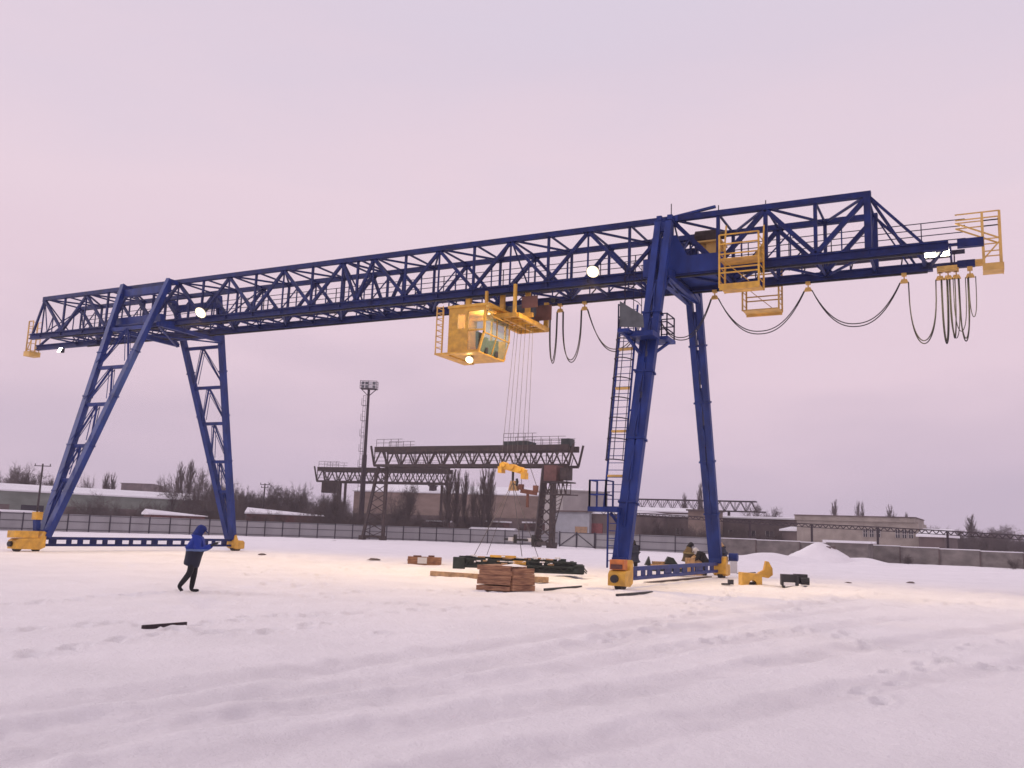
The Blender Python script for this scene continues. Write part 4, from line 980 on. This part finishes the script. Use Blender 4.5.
for x0_, x1_, y_, lb in ((428, 441, 521, 'small red brick hut with a snowy lid left of the middle of the factory hall'), (484, 504, 521.5, 'small red brick hut in front of the middle of the factory hall'), (524, 538, 522.5, 'small red brick hut beside the right leg of the rusty crane')):
    block('brick_hut', lb, x0_, 150, x1_, 149, 3, HZ(x0_, y_+.5, 150), 'brickred', HZ(x0_, y_-1, 150), cat='hut')
for (xq, hh) in ((431, .7),):
    p_ = D(xq, 183); zz_ = HZ(xq, 489.5, 183); k = MB(); k.box(p_.x-.6, p_.x+.6, p_.y-.5, p_.y+.5, zz_-1.6, zz_+hh); k.box(p_.x-.8, p_.x+.8, p_.y-.7, p_.y+.7, zz_+hh+.003, zz_+hh+.2); k.build('roof_vent', 'mast', HALL)
# long dark building behind the right legs
wd = [(.04+.11*i_, .09+.11*i_, 1.2, 3.4, 'glass', 'window') for i_ in range(8)]
block('workshop', 'long dark brown workshop with a snowy roof edge seen between the right legs', 636, 160, 798, 150, 12, HZ(700, 517, 155), 'darkwall', HZ(700, 514, 155), wins=wd)
block('storage_hall', 'pale roofed storage hall under the far crane bridge left of the far right leg', 622, 190, 688, 186, 12, HZ(660, 512, 188), 'darkwall', HZ(660, 508, 188)+.3)
block('pump_house', 'small pale brick pump house between the far right leg and the trestle posts', 688, 150, 716, 148, 5, HZ(700, 511, 150), 'beige', HZ(700, 510, 150), 'darkwall')
# pale brick building, right
bw = []
for g0 in (.56, .82):
    for i_ in range(3): bw.append((g0+.052*i_, g0+.052*i_+.035, 2.9, 4.0, 'glass', 'window'))
t, L, l, sgn = block('brick_building', 'pale brick building with two rows of three small windows behind the snow heap', 797, 136, 919, 128, 14, HZ(850, 521, 132), 'brickpale', None, wins=bw)
zt_ = HZ(850, 521, 132)
k = MB(); lbox(k, L, -.25, l*.98, -.25*sgn, 14*sgn, zt_+.003, zt_+.65); k.build('parapet', 'brickpale', t)
k = MB(); lbox(k, L, -.35, l*.98+.1, -.35*sgn, 14*sgn, zt_+.653, zt_+.80); k.build('cornice', 'darkwall', t)
block('lean_to', 'dark lean-to with a curved snowy roof at the right end of the pale brick building', 919, 126, 945, 124, 8, HZ(930, 537, 125), 'darkwall', HZ(930, 528, 125))
block('dark_lean_to', 'dark open shelter with a slanting snowy roof left of the pale brick building', 782, 140, 797, 138, 6, HZ(790, 531, 139), 'darkwall', HZ(790, 526, 139))
# concrete annex in front of it
block('concrete_annex', 'low concrete annex with snow on its flat top right of the snow heap', 826, 96, 868, 94, 4, HZ(847, 543, 95), 'concrete', HZ(847, 541.5, 95)-.1)

# ------------------------------------------------------------------ rusty cranes behind
def lattice(mb, a, b_, z0, z1, bay, cw, dw, both=0., nrm=None, topw=None):
    d = b_-a; l = d.length; n = max(2, round(l/bay)); d.normalize(); nn = nrm or V((-d.y, d.x, 0))
    for off in ((-both/2, both/2) if both else (0,)):
        o = nn*off
        q = lambda s, z: V((a.x+d.x*s, a.y+d.y*s, z))+o
        mb.beam(q(0, z1), q(l, z1), cw, topw or cw); mb.beam(q(0, z0), q(l, z0), cw)
        for i_ in range(n):
            s0, s1 = l*i_/n, l*(i_+1)/n; sm = (s0+s1)/2
            mb.beam(q(s0, z0), q(sm, z1), dw); mb.beam(q(sm, z1), q(s1, z0), dw)
            mb.beam(q(s0, z0), q(s0, z1), dw*.6)
    return nn
def rusty(xa, da, xb, db, label, z0, z1, lx1, lx2, cabs=True, mt='rust', left_cab=False):
    a, b_ = D(xa, da), D(xb, db); t = thing('rusty_gantry_crane', D((xa+xb)/2, (da+db)/2), label, 'gantry crane')
    k = MB(); nn = lattice(k, a, b_, z0, z1, 2.3, .34, .16, 3.0, topw=.75)
    L = Local(a, ang(a, b_)); l = (b_-a).length
    for s in np.arange(0, l, 2.3): k.beam(L(s, -1.5, z1), L(s, 1.5, z1), .14); k.beam(L(s, -1.5, z0), L(s, 1.5, z0), .14)
    for s, e_ in ((0, -.7), (l, .6)):
        for y in (-1.5, 1.5): k.beam(L(s+e_, y, z1+.5), L(s, y, z0), .22)
    k.build('girder', mt, t)
    r = MB()
    for (s0, s1) in ((.2, 4.5), (l-7.5, l-.5)):
        for z in (.6, 1.1): r.beam(L(s0, -1.5, z1+.3+z), L(s1, -1.5, z1+.3+z), .05); r.beam(L(s0, 1.5, z1+.3+z), L(s1, 1.5, z1+.3+z), .05)
        for s in np.arange(s0, s1, 1.2): r.beam(L(s, -1.5, z1), L(s, -1.5, z1+1.4), .05); r.beam(L(s, 1.5, z1), L(s, 1.5, z1+1.4), .05)
    for z in (-.2, .35, .9): r.beam(L(0, -1.55, (z0+z1)/2+z-.3), L(l, -1.55, (z0+z1)/2+z-.3), .045)
    r.build('railing', mt, t)
    if not left_cab or True:
        k = MB(); lbox(k, L, l*.68, l*.80, -1.2, 1.2, z1+.38, z1+.9)
        tr_ = k.build('trolley', 'darkload', t)
        k = MB(); lbox(k, L, l*.95, l*.99, -.8, .8, z1+.3, z1+1.2); k.build('winch_house', 'darkload', t)
        k = MB()
        for z in (1.4, 1.9): k.beam(L(l*.68, -1.2, z1+z), L(l*.84, -1.2, z1+z), .05)
        for s in np.arange(.68, .85, .035): k.beam(L(l*s, -1.2, z1+.8), L(l*s, -1.2, z1+1.9), .05)
        k.build('trolley_railing', mt, tr_)
    return t, L, l
t, L, l = rusty(377, 125, 572, 111.5, 'rusty lattice gantry crane with a brown cabin standing by the grey fence', 10.15, 12.35, 0, 0)
for (pt, ft, wid) in ((D(375, 125), D(363, 124.5), .35), (D(383.5, 124.5), D(383.5, 124), .4)):
    k = MB(); k.beam(V((pt.x, pt.y, 10.1)), V((ft.x, ft.y, 0)), wid, wid); k.beam(V((ft.x, ft.y, 0)), V((ft.x, ft.y, .6)), .8, .7); k.build('leg', 'rust', t)
k = MB(); pa_, pb_, fa_, fb_ = D(375, 125), D(383.5, 124.5), D(363, 124.5), D(383.5, 124)
for i_ in range(8):
    s0, s1 = i_/8, (i_+1)/8; z_0, z_1 = 10.1*(1-s0), 10.1*(1-s1)
    p0, q0_ = pa_.lerp(fa_, s0), pb_.lerp(fb_, s1); p0.z = z_0; q0_.z = z_1; k.beam(p0, q0_, .1)
    p0, q0_ = pb_.lerp(fb_, s0), pa_.lerp(fa_, s1); p0.z = z_0; q0_.z = z_1; k.beam(p0, q0_, .1)
fa_.z = fb_.z = .5; k.beam(fa_, fb_, .3); k.build('leg_lattice', 'rust', t)
for (pt, ft, wid) in ((D(543.5, 112), D(537, 116), .75), (D(552, 112), D(552, 110.5), .62)):
    k = MB(); k.beam(V((pt.x, pt.y, 10.1)), V((ft.x, ft.y, 0)), wid, wid); k.beam(V((ft.x, ft.y, 0)), V((ft.x, ft.y, .7)), 1.2, .9); k.build('leg', 'rust', t)
k = MB(); pa_, pb_, fa_, fb_ = D(543.5, 112), D(552, 112), D(537, 116), D(552, 110.5)
for i_ in range(8):
    s0, s1 = i_/8, (i_+1)/8; z_0, z_1 = 10.1*(1-s0), 10.1*(1-s1)
    p0, q0_ = pa_.lerp(fa_, s0), pb_.lerp(fb_, s1); p0.z = z_0; q0_.z = z_1; k.beam(p0, q0_, .13)
    p0, q0_ = pb_.lerp(fb_, s0), pa_.lerp(fa_, s1); p0.z = z_0; q0_.z = z_1; k.beam(p0, q0_, .13)
fa_.z = fb_.z = .5; k.beam(fa_, fb_, .4); k.build('leg_lattice', 'rust', t)
Lc = Local(D(546, 110), L_ang := ang(D(546, 110), D(575, 108)))
k = MB(); lbox(k, Lc, 0, 1.7, -1.0, 1.0, 8.05, 9.95); k.build('cabin', 'rustbrown', t)
k = MB(); lbox(k, Lc, 2.1, 3.0, -.8, .8, 8.2, 9.7); k.build('cabinet', 'rust', t)
k = MB()
lbox(k, Lc, -.2, 3.3, -1.2, 1.2, 7.85, 8.0)
for i_ in range(5): k.beam(Lc(.3+i_*.6, -1, 7.9), Lc(.6+i_*.6, -1, 6.5), .1); k.beam(Lc(.6+i_*.6, -1, 6.5), Lc(.9+i_*.6, -1, 7.9), .1); k.beam(Lc(.3+i_*.6, 1, 7.9), Lc(.3+i_*.6, 1, 6.5), .07)
k.beam(Lc(0, -1, 6.45), Lc(3.7, -1, 6.45), .12); k.beam(Lc(0, 1, 6.45), Lc(3.7, 1, 6.45), .12)
k.beam(Lc(3.5, 0, 11.0), Lc(2.6, 0, 7.9), .08)
for z in (.5, 1.): k.beam(Lc(2.6, -1, 6.5+z), Lc(3.8, -1, 6.5+z), .05)
for i_ in range(12): 
    k.beam(Lc(2.6-i_*.13, -1+.2*(i_ % 2), 6.4-i_*.5), Lc(1.4-i_*.05, -1+.2*((i_+1) % 2), 5.9-i_*.5), .06)
k.beam(Lc(2.7, -1, 6.4), Lc(1.1, -1, .4), .1); k.build('stair_tower', 'rust', t)
t, L, l = rusty(318, 168, 447, 160, 'second lattice gantry crane farther back, its girder passing behind the light mast', 9.75, 12.0, 0, 0, True)
for x_ in (337, 343, 440, 447):
    k = MB(); p_ = D(x_, 163); k.beam(V((p_.x, p_.y, 9.6)), V((p_.x, p_.y, 0)), .6 if x_ in (337, 447) else .35); k.build('leg', 'rust', t)
k = MB(); lc = Local(D(320, 165), ang(D(320, 165), D(337, 165))); lbox(k, lc, 0, 2.6, -1, 1, 7.6, 9.5); k.build('cabin', 'rust', t)
# far crane bridge, right of centre
a, b_ = D(622, 200), D(766, 190)
t = thing('far_crane_bridge', D(674, 196), 'lattice bridge of a distant crane between and right of the right legs', 'crane bridge')
k = MB(); zz0_, zz1_ = HZ(700, 510.5, 195), HZ(700, 500.5, 195); lattice(k, a, D(757, 190), zz0_, zz1_, 2.2, .25, .13, 2.0); k.beam(V((D(757, 190).x, D(757, 190).y, zz0_)), V((b_.x, b_.y, zz0_)), .3); k.build('girder', 'mast', t)
for x_ in (675, 729):
    p_ = D(x_, 195); k = MB(); k.beam(V((p_.x, p_.y, zz0_)), V((p_.x, p_.y, 0)), .9 if x_ == 675 else .5); k.build('leg', 'mast', t)

# ------------------------------------------------------------------ trestle with posts, right
pts = [(600, 130, 511), (690, 127, 516), (750, 122, 520.5), (812, 115, 524), (878, 106, 527), (948, 98, 531), (1023, 90, 535.5), (1100, 84, 540)]
t = thing('overhead_trestle', D(878, 106), 'thin lattice trestle on dark posts running above the concrete fence', 'trestle')
k = MB()
for (xa, da, ya), (xb, db, yb) in zip(pts[:-1], pts[1:]):
    a, b_ = D(xa, da), D(xb, db); za, zb = HZ(xa, ya, da), HZ(xb, yb, db); n = max(3, round((b_-a).length/.9))
    k.beam(V((a.x, a.y, za)), V((b_.x, b_.y, zb)), .12); k.beam(V((a.x, a.y, za-.42)), V((b_.x, b_.y, zb-.42)), .08)
    for i_ in range(n):
        p0 = a.lerp(b_, i_/n); p1 = a.lerp(b_, (i_+.5)/n); p2 = a.lerp(b_, (i_+1)/n); z_0 = za+(zb-za)*i_/n
        k.beam(V((p0.x, p0.y, z_0)), V((p1.x, p1.y, z_0-.42)), .08); k.beam(V((p1.x, p1.y, z_0-.42)), V((p2.x, p2.y, z_0)), .08)
k.build('lattice_beam', 'mast', t)
for (x_, d_, y_) in (pts[2], pts[3], pts[4], pts[5], pts[7]):
    p_ = D(x_, d_); k = MB(); k.beam(V((p_.x, p_.y, -.1)), V((p_.x, p_.y, HZ(x_, y_, d_)-.1)), .24); k.build('post', 'mast', t)

# ------------------------------------------------------------------ light mast and poles
p = D(360.5, 150); t = thing('light_mast', p, 'tall dark floodlight mast with a square lamp gallery at its top', 'light mast')
zt_ = HZ(369, 386, 150)
k = MB(); k.tube(p, p+V((0, 0, zt_*.55)), .50, .38, 10); k.tube(p+V((0, 0, zt_*.55)), p+V((0, 0, zt_)), .30, .22, 10); k.tube(p+V((0, 0, 0)), p+V((0, 0, 1)), .7, .6, 10); k.build('pole', 'mast', t)
L = Local(p, RZ); k = MB()
for x_ in (-1.25, 1.25):
    k.beam(L(0, 0, zt_-1.2), L(x_, 0, zt_), .12)
lbox(k, L, -1.35, 1.35, -.7, .7, zt_, zt_+.12)
for z in (.5, .95, 1.35):
    for y in (-.7, .7): k.beam(L(-1.4, y, zt_+z), L(1.4, y, zt_+z), .07)
for x_ in (-1.4, 0, 1.4):
    for y in (-.7, .7): k.beam(L(x_, y, zt_), L(x_, y, zt_+1.4), .07)
k.build('lamp_gallery', 'mast', t)
for x_ in (-.95, -.32, .32, .95):
    for z in (.35, .95): k = MB(); lbox(k, L, x_-.23, x_+.23, -.8, -.62, zt_+z-.2, zt_+z+.25); k.build('lamp_head', 'greybox' if x_ != .32 else 'white', t)
k = MB()
for x_ in (-.85, -.45): k.beam(L(x_, .2, 7.5), L(x_, .2, zt_-1), .05)
for z in np.arange(7.5, zt_-1, .9): k.beam(L(-.85, .2, z), L(-.45, .2, z), .05)
for z in np.arange(9, zt_-1, 2.6): k.beam(L(-1.1, .2, z), L(0, .2, z), .07); k.beam(L(-1.1, .2, z), L(-1.1, .2, z+1.2), .05)
k.build('mast_ladder', 'mast', t)
def upole(x, d, ytop, label, arms):
    p = D(x, d); zt_ = HZ(x, ytop, d); t = thing('utility_pole', p, label, 'utility pole'); k = MB(); k.tube(p, p+V((0, 0, zt_)), .16, .10, 8); k.build('pole', 'bark', t)
    L = Local(p, RZ); k = MB()
    for (z, w) in arms: k.beam(L(-w/2, 0, zt_-z), L(w/2, 0, zt_-z), .1); [k.beam(L(s*w/2*.9, 0, zt_-z), L(s*w/2*.9, 0, zt_-z+.3), .08) for s in (-1, 1)]
    k.build('cross_arm', 'bark', t)
upole(37, 118, 463, 'thin utility pole with a wide cross arm left of the near left leg', ((.3, 2.2),))
upole(262, 150, 483, 'short utility pole with two small cross arms among the bare trees', ((.2, 1.6), (.7, 1.2)))

# ------------------------------------------------------------------ bare winter trees
def gen_tree(kind, seed):
    rnd = random.Random(seed); T = MB(); Cn = MB(); H = 10.
    def rv(): return V((rnd.uniform(-1, 1), rnd.uniform(-1, 1), rnd.uniform(-1, 1)))
    def grow(p, d, ln, r_, lv, mb):
        n = 3 if lv < 2 else 2; q = p
        for i_ in range(n):
            d = (d+rv()*(.10 if kind == 'poplar' else .22)+V((0, 0, .10 if kind == 'poplar' else .06))).normalized(); e = q+d*(ln/n); ra = r_*(1-.4*i_/n); rb = r_*(1-.4*(i_+1)/n)
            mb.tube(q, e, ra, rb, 5 if lv < 1 else 3, False); 
            if lv < 4:
                for _ in range((2, 2, 3, 3)[lv] if kind != 'poplar' else (3, 2, 3, 2)[lv]):
                    az = rnd.uniform(0, 2*math.pi); tilt = rnd.uniform(.25, .5) if kind == 'poplar' else rnd.uniform(.45, .95)
                    x_ = d.orthogonal().normalized(); y_ = d.cross(x_); nd = (d*math.cos(tilt)+(x_*math.cos(az)+y_*math.sin(az))*math.sin(tilt)).normalized()
                    if kind == 'poplar': nd = (nd+V((0, 0, .6))).normalized()
                    f_ = rnd.uniform(.45, .7)
                    grow(q.lerp(e, rnd.uniform(.2, 1)), nd, ln*f_*(.62 if kind == 'poplar' and lv == 0 else 1), max(rb*.55, .02), lv+1, Cn)
            q = e
        return q
    if kind == 'poplar':
        q = V((0, 0, 0)); r0 = .22; n = 9
        for i_ in range(n):
            e = V((rnd.uniform(-.1, .1), rnd.uniform(-.1, .1), H*.93*(i_+1)/n)); T.tube(q, e, r0*(1-i_/n*.85), r0*(1-(i_+1)/n*.85), 6, False)
            if i_ >= 1:
                for _ in range(7): 
                    az = rnd.uniform(0, 6.28); nd = V((math.cos(az)*.42, math.sin(az)*.42, 1)).normalized(); grow(q.lerp(e, rnd.random()), nd, (2.6 if i_ < 6 else 1.5)*rnd.uniform(.7, 1.1), .06, 2, Cn)
            q = e
    elif kind == 'round':
        T.tube((0, 0, 0), (.05, .05, 2.2), .24, .18, 7, False)
        for _ in range(5):
            az = rnd.uniform(0, 6.28); tl = rnd.uniform(.1, .75); grow(V((.05, .05, rnd.uniform(1.6, 2.3))), V((math.cos(az)*tl, math.sin(az)*tl, 1)).normalized(), rnd.uniform(3.6, 4.8), .13, 0 if False else 1, T if False else Cn)
        grow(V((.05, .05, 2.1)), V((0, 0, 1)), 5.0, .15, 0, Cn)
    else:
        T.tube((0, 0, 0), (0, 0, .5), .2, .15, 6, False)
        for _ in range(11):
            az = rnd.uniform(0, 6.28); tl = rnd.uniform(.2, 1.3); grow(V((0, 0, .3)), V((math.cos(az)*tl, math.sin(az)*tl, 1)).normalized(), rnd.uniform(4, 6.5), .09, 1, Cn)
    zs = max(v[2] for v in Cn.v); k = 10./zs
    for mb in (T, Cn): mb.v = [(x_*k, y_*k, z_*k) for x_, y_, z_ in mb.v]
    return T, Cn
protos = {}
for kd, n in (('poplar', 3), ('round', 4), ('shrub', 3)):
    for s in range(n):
        T, Cn = gen_tree(kd, 10*s+len(kd)); 
        mt_ = bpy.data.meshes.new('trunk'); mt_.from_pydata(T.v, [], T.f); mt_.materials.append(M['bark'])
        mc_ = bpy.data.meshes.new('crown'); mc_.from_pydata(Cn.v, [], Cn.f); mc_.materials.append(M['twig2' if kd == 'shrub' else 'twig'])
        ex = np.array(Cn.v); wdt = float(np.percentile(np.abs(ex[:, :2]), 97))*2; protos.setdefault(kd, []).append((mt_, mc_, Cn, T, wdt))
        print('TREE', kd, len(Cn.f))
NAMES = {'poplar': 'bare_poplar', 'round': 'bare_tree', 'shrub': 'bare_shrub'}
cnt = 0
def tree(kd, x, d, ytop, wpx, label):
    global cnt
    cnt += 1; H = HZ(x, ytop, d); pr = protos[kd][cnt % len(protos[kd])]
    t = thing(NAMES[kd], D(x, d, -.1), label, 'tree' if kd != 'shrub' else 'shrub', 'bare trees and shrubs beyond the fence', random.uniform(0, 6.28))
    sx = (wpx*1.15*d/FPX)/pr[4]; sz = (H+.1)/10.; t.scale = (sx, sx, sz)
    for nm, me_ in (('trunk', pr[0]), ('crown', pr[1])):
        o = bpy.data.objects.new(nm, me_); col.objects.link(o); o.parent = t
TL = [('round', 6, 190, 463, 26, 'broad bare tree at the far left edge above the warehouse roof'),
 ('round', 18, 185, 459, 24, 'tallest bare tree above the left end of the warehouse roof'),
 ('round', 29, 185, 466, 20, 'bare tree just left of the top of the utility pole with the wide arm'),
 ('round', 44, 190, 474, 16, 'low bare tree right behind the utility pole with the wide arm'),
 ('round', 62, 195, 477, 16, 'low bare tree seen beside the near left leg'),
 ('round', 86, 190, 471, 12, 'lone slim bare tree above the warehouse roof, left of a pair'),
 ('poplar', 102, 190, 470, 7, 'left one of two upright trees above the middle of the warehouse roof'),
 ('poplar', 109, 192, 471, 7, 'right one of two upright trees above the middle of the warehouse roof'),
 ('shrub', 97, 130, 488, 34, 'wide spreading shrub in front of the grey green warehouse'),
 ('round', 164, 195, 471, 18, 'bare bushy tree at the right end of the warehouse roof'),
 ('poplar', 177, 190, 460, 9, 'narrow poplar left of the tallest poplar beside the far left leg'),
 ('poplar', 187, 190, 457, 9, 'tallest narrow poplar left of the far left leg'),
 ('round', 195, 185, 465, 18, 'dense bare tree right of the tallest narrow poplar'),
 ('round', 206, 180, 467, 20, 'dense bare tree immediately left of the far left leg'),
 ('round', 220, 180, 474, 20, 'bare tree seen through the far left leg'),
 ('shrub', 150, 140, 499, 26, 'brushy shrub over the low shed behind the fence'),
 ('shrub', 176, 140, 497, 28, 'tangled shrub behind the walking person, over the fence'),
 ('shrub', 204, 142, 492, 28, 'tall tangled shrub at the foot of the far left leg, over the fence'),
 ('round', 240, 175, 484, 22, 'bare tree just right of the far left leg'),
 ('round', 268, 178, 478, 20, 'bare tree behind the short utility pole'),
 ('round', 283, 178, 486, 20, 'bare tree right of the short utility pole'),
 ('round', 298, 175, 479, 20, 'round topped bare tree left of the second rusty crane'),
 ('shrub', 318, 155, 492, 26, 'dense shrub under the left end of the second rusty crane'),
 ('round', 336, 158, 486, 24, 'bare tree tangled with the cabin of the second rusty crane'),
 ('shrub', 352, 150, 500, 22, 'shrub at the base of the light mast'),
 ('shrub', 395, 145, 483, 22, 'shrub right of the left legs of the rusty crane'),
 ('round', 408, 150, 477, 22, 'bare tree beneath the left half of the rusty crane girder'),
 ('poplar', 447, 140, 463, 11, 'thick poplar under the middle of the rusty crane girder'),
 ('poplar', 455, 141, 466, 9, 'poplar right next to the thick poplar under the rusty girder'),
 ('poplar', 464, 142, 468, 7, 'slim poplar in the gap between two poplar pairs under the rusty girder'),
 ('round', 473, 145, 477, 12, 'low round tree between the slim poplar and the right poplar pair'),
 ('poplar', 482, 140, 464, 9, 'left poplar of the pair left of the yellow hook block'),
 ('poplar', 489, 141, 463, 10, 'right poplar of the pair left of the yellow hook block'),
 ('poplar', 684, 215, 491, 6, 'short poplar behind the far crane bridge between the right legs'),
 ('poplar', 700, 215, 479, 6, 'slender tall poplar close left of the far right leg'),
 ('round', 752, 185, 499, 24, 'round bare tree at the right end of the far crane bridge'),
 ('round', 773, 190, 505, 16, 'smaller bare tree between the far crane bridge and the pale brick building'),
 ('poplar', 835, 260, 498, 7, 'poplar above the left part of the pale brick building roof'),
 ('poplar', 859, 260, 499, 4, 'left one of two thin poplars above the middle of the pale brick building'),
 ('poplar', 863.5, 262, 500, 4, 'right one of two thin poplars above the middle of the pale brick building'),
 ('poplar', 891, 260, 503, 7, 'poplar above the right part of the pale brick building roof'),
 ('poplar', 907, 265, 511, 4, 'very short poplar tip at the right end of the pale brick building'),
 ('poplar', 972, 200, 513, 8, 'tall poplar right of the last trestle post on the right'),
 ('round', 962, 195, 527, 22, 'low round bare tree left of the tall poplar on the right'),
 ('round', 982, 195, 528, 22, 'low round bare tree just right of the tall poplar on the right'),
 ('round', 942, 200, 524, 20, 'low bare tree behind the lean-to of the pale brick building'),
 ('round', 1000, 210, 538, 24, 'low spreading bare tree left of the right edge of the view'),
 ('round', 1020, 205, 532, 20, 'bare tree at the extreme right edge'),
 ('shrub', 908, 93, 553, 10, 'small shrub against the concrete fence right of the annex'),
 ('shrub', 1012, 87, 554, 10, 'dark brushy shrub against the concrete fence at the right edge')]
for a_ in TL: tree(*a_)
# brushwood mass and distant wood: nobody could count these
def mass(name, label, spots, mt):
    vs_, fs_ = [], []; off = 0
    for (kd, x, d, H, s) in spots:
        pr = random.choice(protos[kd]); p = D(x, d, -.1); a = random.uniform(0, 6.28); ca, sa = math.cos(a), math.sin(a)
        arr = np.array(pr[2].v); fa = np.array(pr[2].f)
        if len(fa) > 2500: fa = fa[np.random.rand(len(fa)) < .6]
        sc_ = H/10; q = np.stack([(arr[:, 0]*ca-arr[:, 1]*sa)*s+p.x, (arr[:, 0]*sa+arr[:, 1]*ca)*s+p.y, arr[:, 2]*sc_-.1], -1)
        vs_.append(q); fs_.append(fa+off); off += len(q)
    vs_ = np.concatenate(vs_); fs_ = np.concatenate(fs_)
    me = bpy.data.meshes.new(name); me.vertices.add(len(vs_)); me.vertices.foreach_set('co', vs_.astype(np.float32).ravel())
    me.loops.add(fs_.size); me.loops.foreach_set('vertex_index', fs_.astype(np.int32).ravel()); me.polygons.add(len(fs_))
    me.polygons.foreach_set('loop_start', (np.arange(len(fs_))*4).astype(np.int32)); me.polygons.foreach_set('loop_total', np.full(len(fs_), 4, np.int32)); me.update(calc_edges=True)
    me.materials.append(M[mt]); o = bpy.data.objects.new(name, me); col.objects.link(o); tag(o, label, 'brushwood', None, 'stuff')
rnd = random.Random(2)
mass('brushwood', 'tangled leafless brushwood growing behind the grey fence', [('shrub', rnd.uniform(*r_), rnd.uniform(136, 158), rnd.uniform(2.5, 5.5), rnd.uniform(.28, .5)) for r_, n in (((200, 370), 60), ((375, 440), 30), ((440, 500), 18), ((60, 200), 24), ((520, 545), 6), ((636, 790), 34)) for _ in range(n)]+[('round', rnd.uniform(-10, 80), rnd.uniform(180, 200), rnd.uniform(7, 11), rnd.uniform(.4, .7)) for _ in range(18)]+[('round', rnd.uniform(165, 345), rnd.uniform(165, 190), rnd.uniform(6.5, 9.5), rnd.uniform(.4, .7)) for _ in range(34)]+[('round', rnd.uniform(915, 1060), rnd.uniform(170, 210), rnd.uniform(3, 5.5), rnd.uniform(.5, .8)) for _ in range(24)], 'twig')
mass('distant_wood', 'far off leafless wood along the horizon', [('round', rnd.uniform(-80, 1120), rnd.uniform(280, 400), rnd.uniform(6, 10), rnd.uniform(.9, 1.4)) for _ in range(170)], 'twig')

# ------------------------------------------------------------------ haze, sky, sun
if True:
    k = MB(); k.box(CX-520, CX+420, CY-60, CY+700, -1.2, 60); hz = k.build('haze', 'white'); hz.data.materials.clear()
    mt = bpy.data.materials.new('haze air'); mt.use_nodes = True; nt = mt.node_tree; nt.nodes.remove(nt.nodes['Principled BSDF'])
    pv = nt.nodes.new('ShaderNodeVolumePrincipled'); pv.inputs['Color'].default_value = (.86, .80, .90, 1); pv.inputs['Density'].default_value = .0004
    nt.links.new(pv.outputs[0], nt.nodes['Material Output'].inputs['Volume']); hz.data.materials.append(mt)
    tag(hz, 'thin winter haze over the yard', 'haze', None, 'stuff')
wd_ = bpy.data.worlds.new('World'); scene.world = wd_; wd_.use_nodes = True; nt = wd_.node_tree; N = nt.nodes; L = nt.links
bg = N['Background']; out = N['World Output']
SUN_EL, SUN_AZ = R_(24), R_(255)
sky = N.new('ShaderNodeTexSky'); sky.sky_type = 'NISHITA'; sky.sun_disc = False; sky.sun_elevation = SUN_EL; sky.sun_rotation = SUN_AZ; sky.dust_density = 3
bg.inputs['Strength'].default_value = .05; L.new(sky.outputs[0], bg.inputs['Color'])
# cloud layer
tc = N.new('ShaderNodeTexCoord'); sp_ = N.new('ShaderNodeSeparateXYZ'); L.new(tc.outputs['Generated'], sp_.inputs[0])
mp = N.new('ShaderNodeMapping'); mp.inputs['Scale'].default_value = (1.3, 1.3, 5.0); L.new(tc.outputs['Generated'], mp.inputs[0])
nz = N.new('ShaderNodeTexNoise'); nz.inputs['Scale'].default_value = 1.6; nz.inputs['Detail'].default_value = 5; nz.inputs['Roughness'].default_value = .5; L.new(mp.outputs[0], nz.inputs['Vector'])
ma = N.new('ShaderNodeMath'); ma.operation = 'MULTIPLY_ADD'; ma.inputs[1].default_value = .34; ma.inputs[2].default_value = -.17; L.new(nz.outputs['Fac'], ma.inputs[0])
mb_ = N.new('ShaderNodeMath'); mb_.operation = 'ADD'; L.new(sp_.outputs['Z'], mb_.inputs[0]); L.new(ma.outputs[0], mb_.inputs[1])
rp = N.new('ShaderNodeValToRGB'); L.new(mb_.outputs[0], rp.inputs[0]); e = rp.color_ramp.elements
def lin(c): return tuple((x/255/12.92 if x/255 <= .04045 else ((x/255+.055)/1.055)**2.4) for x in c)+(1,)
stops = [(-.1, (190, 178, 196)), (.02, (190, 175, 192)), (.09, (204, 185, 200)), (.20, (224, 201, 213)), (.34, (227, 206, 217)), (.50, (216, 202, 217)), (.62, (214, 203, 219)), (1., (250, 234, 246))]
e[0].position = 0; e[0].color = lin(stops[1][1]); e[1].position = 1; e[1].color = tuple(x*.86 for x in lin(stops[-1][1]))
for ps, cc in stops[2:-1]: q = e.new(ps); q.color = lin(cc)
bg2 = N.new('ShaderNodeBackground'); bg2.inputs['Strength'].default_value = 1.04; L.new(rp.outputs[0], bg2.inputs['Color'])
mx = N.new('ShaderNodeMixShader'); mx.inputs[0].default_value = .95; L.new(bg.outputs[0], mx.inputs[1]); L.new(bg2.outputs[0], mx.inputs[2]); L.new(mx.outputs[0], out.inputs['Surface'])
sl = bpy.data.lights.new('sun', 'SUN'); sl.energy = .90; sl.angle = R_(16); sl.color = (1, .90, .92)
so_ = bpy.data.objects.new('sun', sl); col.objects.link(so_)
sd_ = V((math.sin(SUN_AZ)*math.cos(SUN_EL), math.cos(SUN_AZ)*math.cos(SUN_EL), math.sin(SUN_EL)))
so_.rotation_euler = (-sd_).to_track_quat('-Z', 'Y').to_euler(); so_.location = (0, 0, 50)
scene.view_settings.view_transform = 'Standard'; scene.view_settings.look = 'None'; scene.view_settings.exposure = .08; scene.view_settings.gamma = 1
scene.render.engine = 'CYCLES'; scene.cycles.volume_bounces = 1; scene.cycles.pixel_filter_type = 'BLACKMAN_HARRIS'; scene.cycles.filter_width = 1.55
scene.render.resolution_x = 1024; scene.render.resolution_y = 768
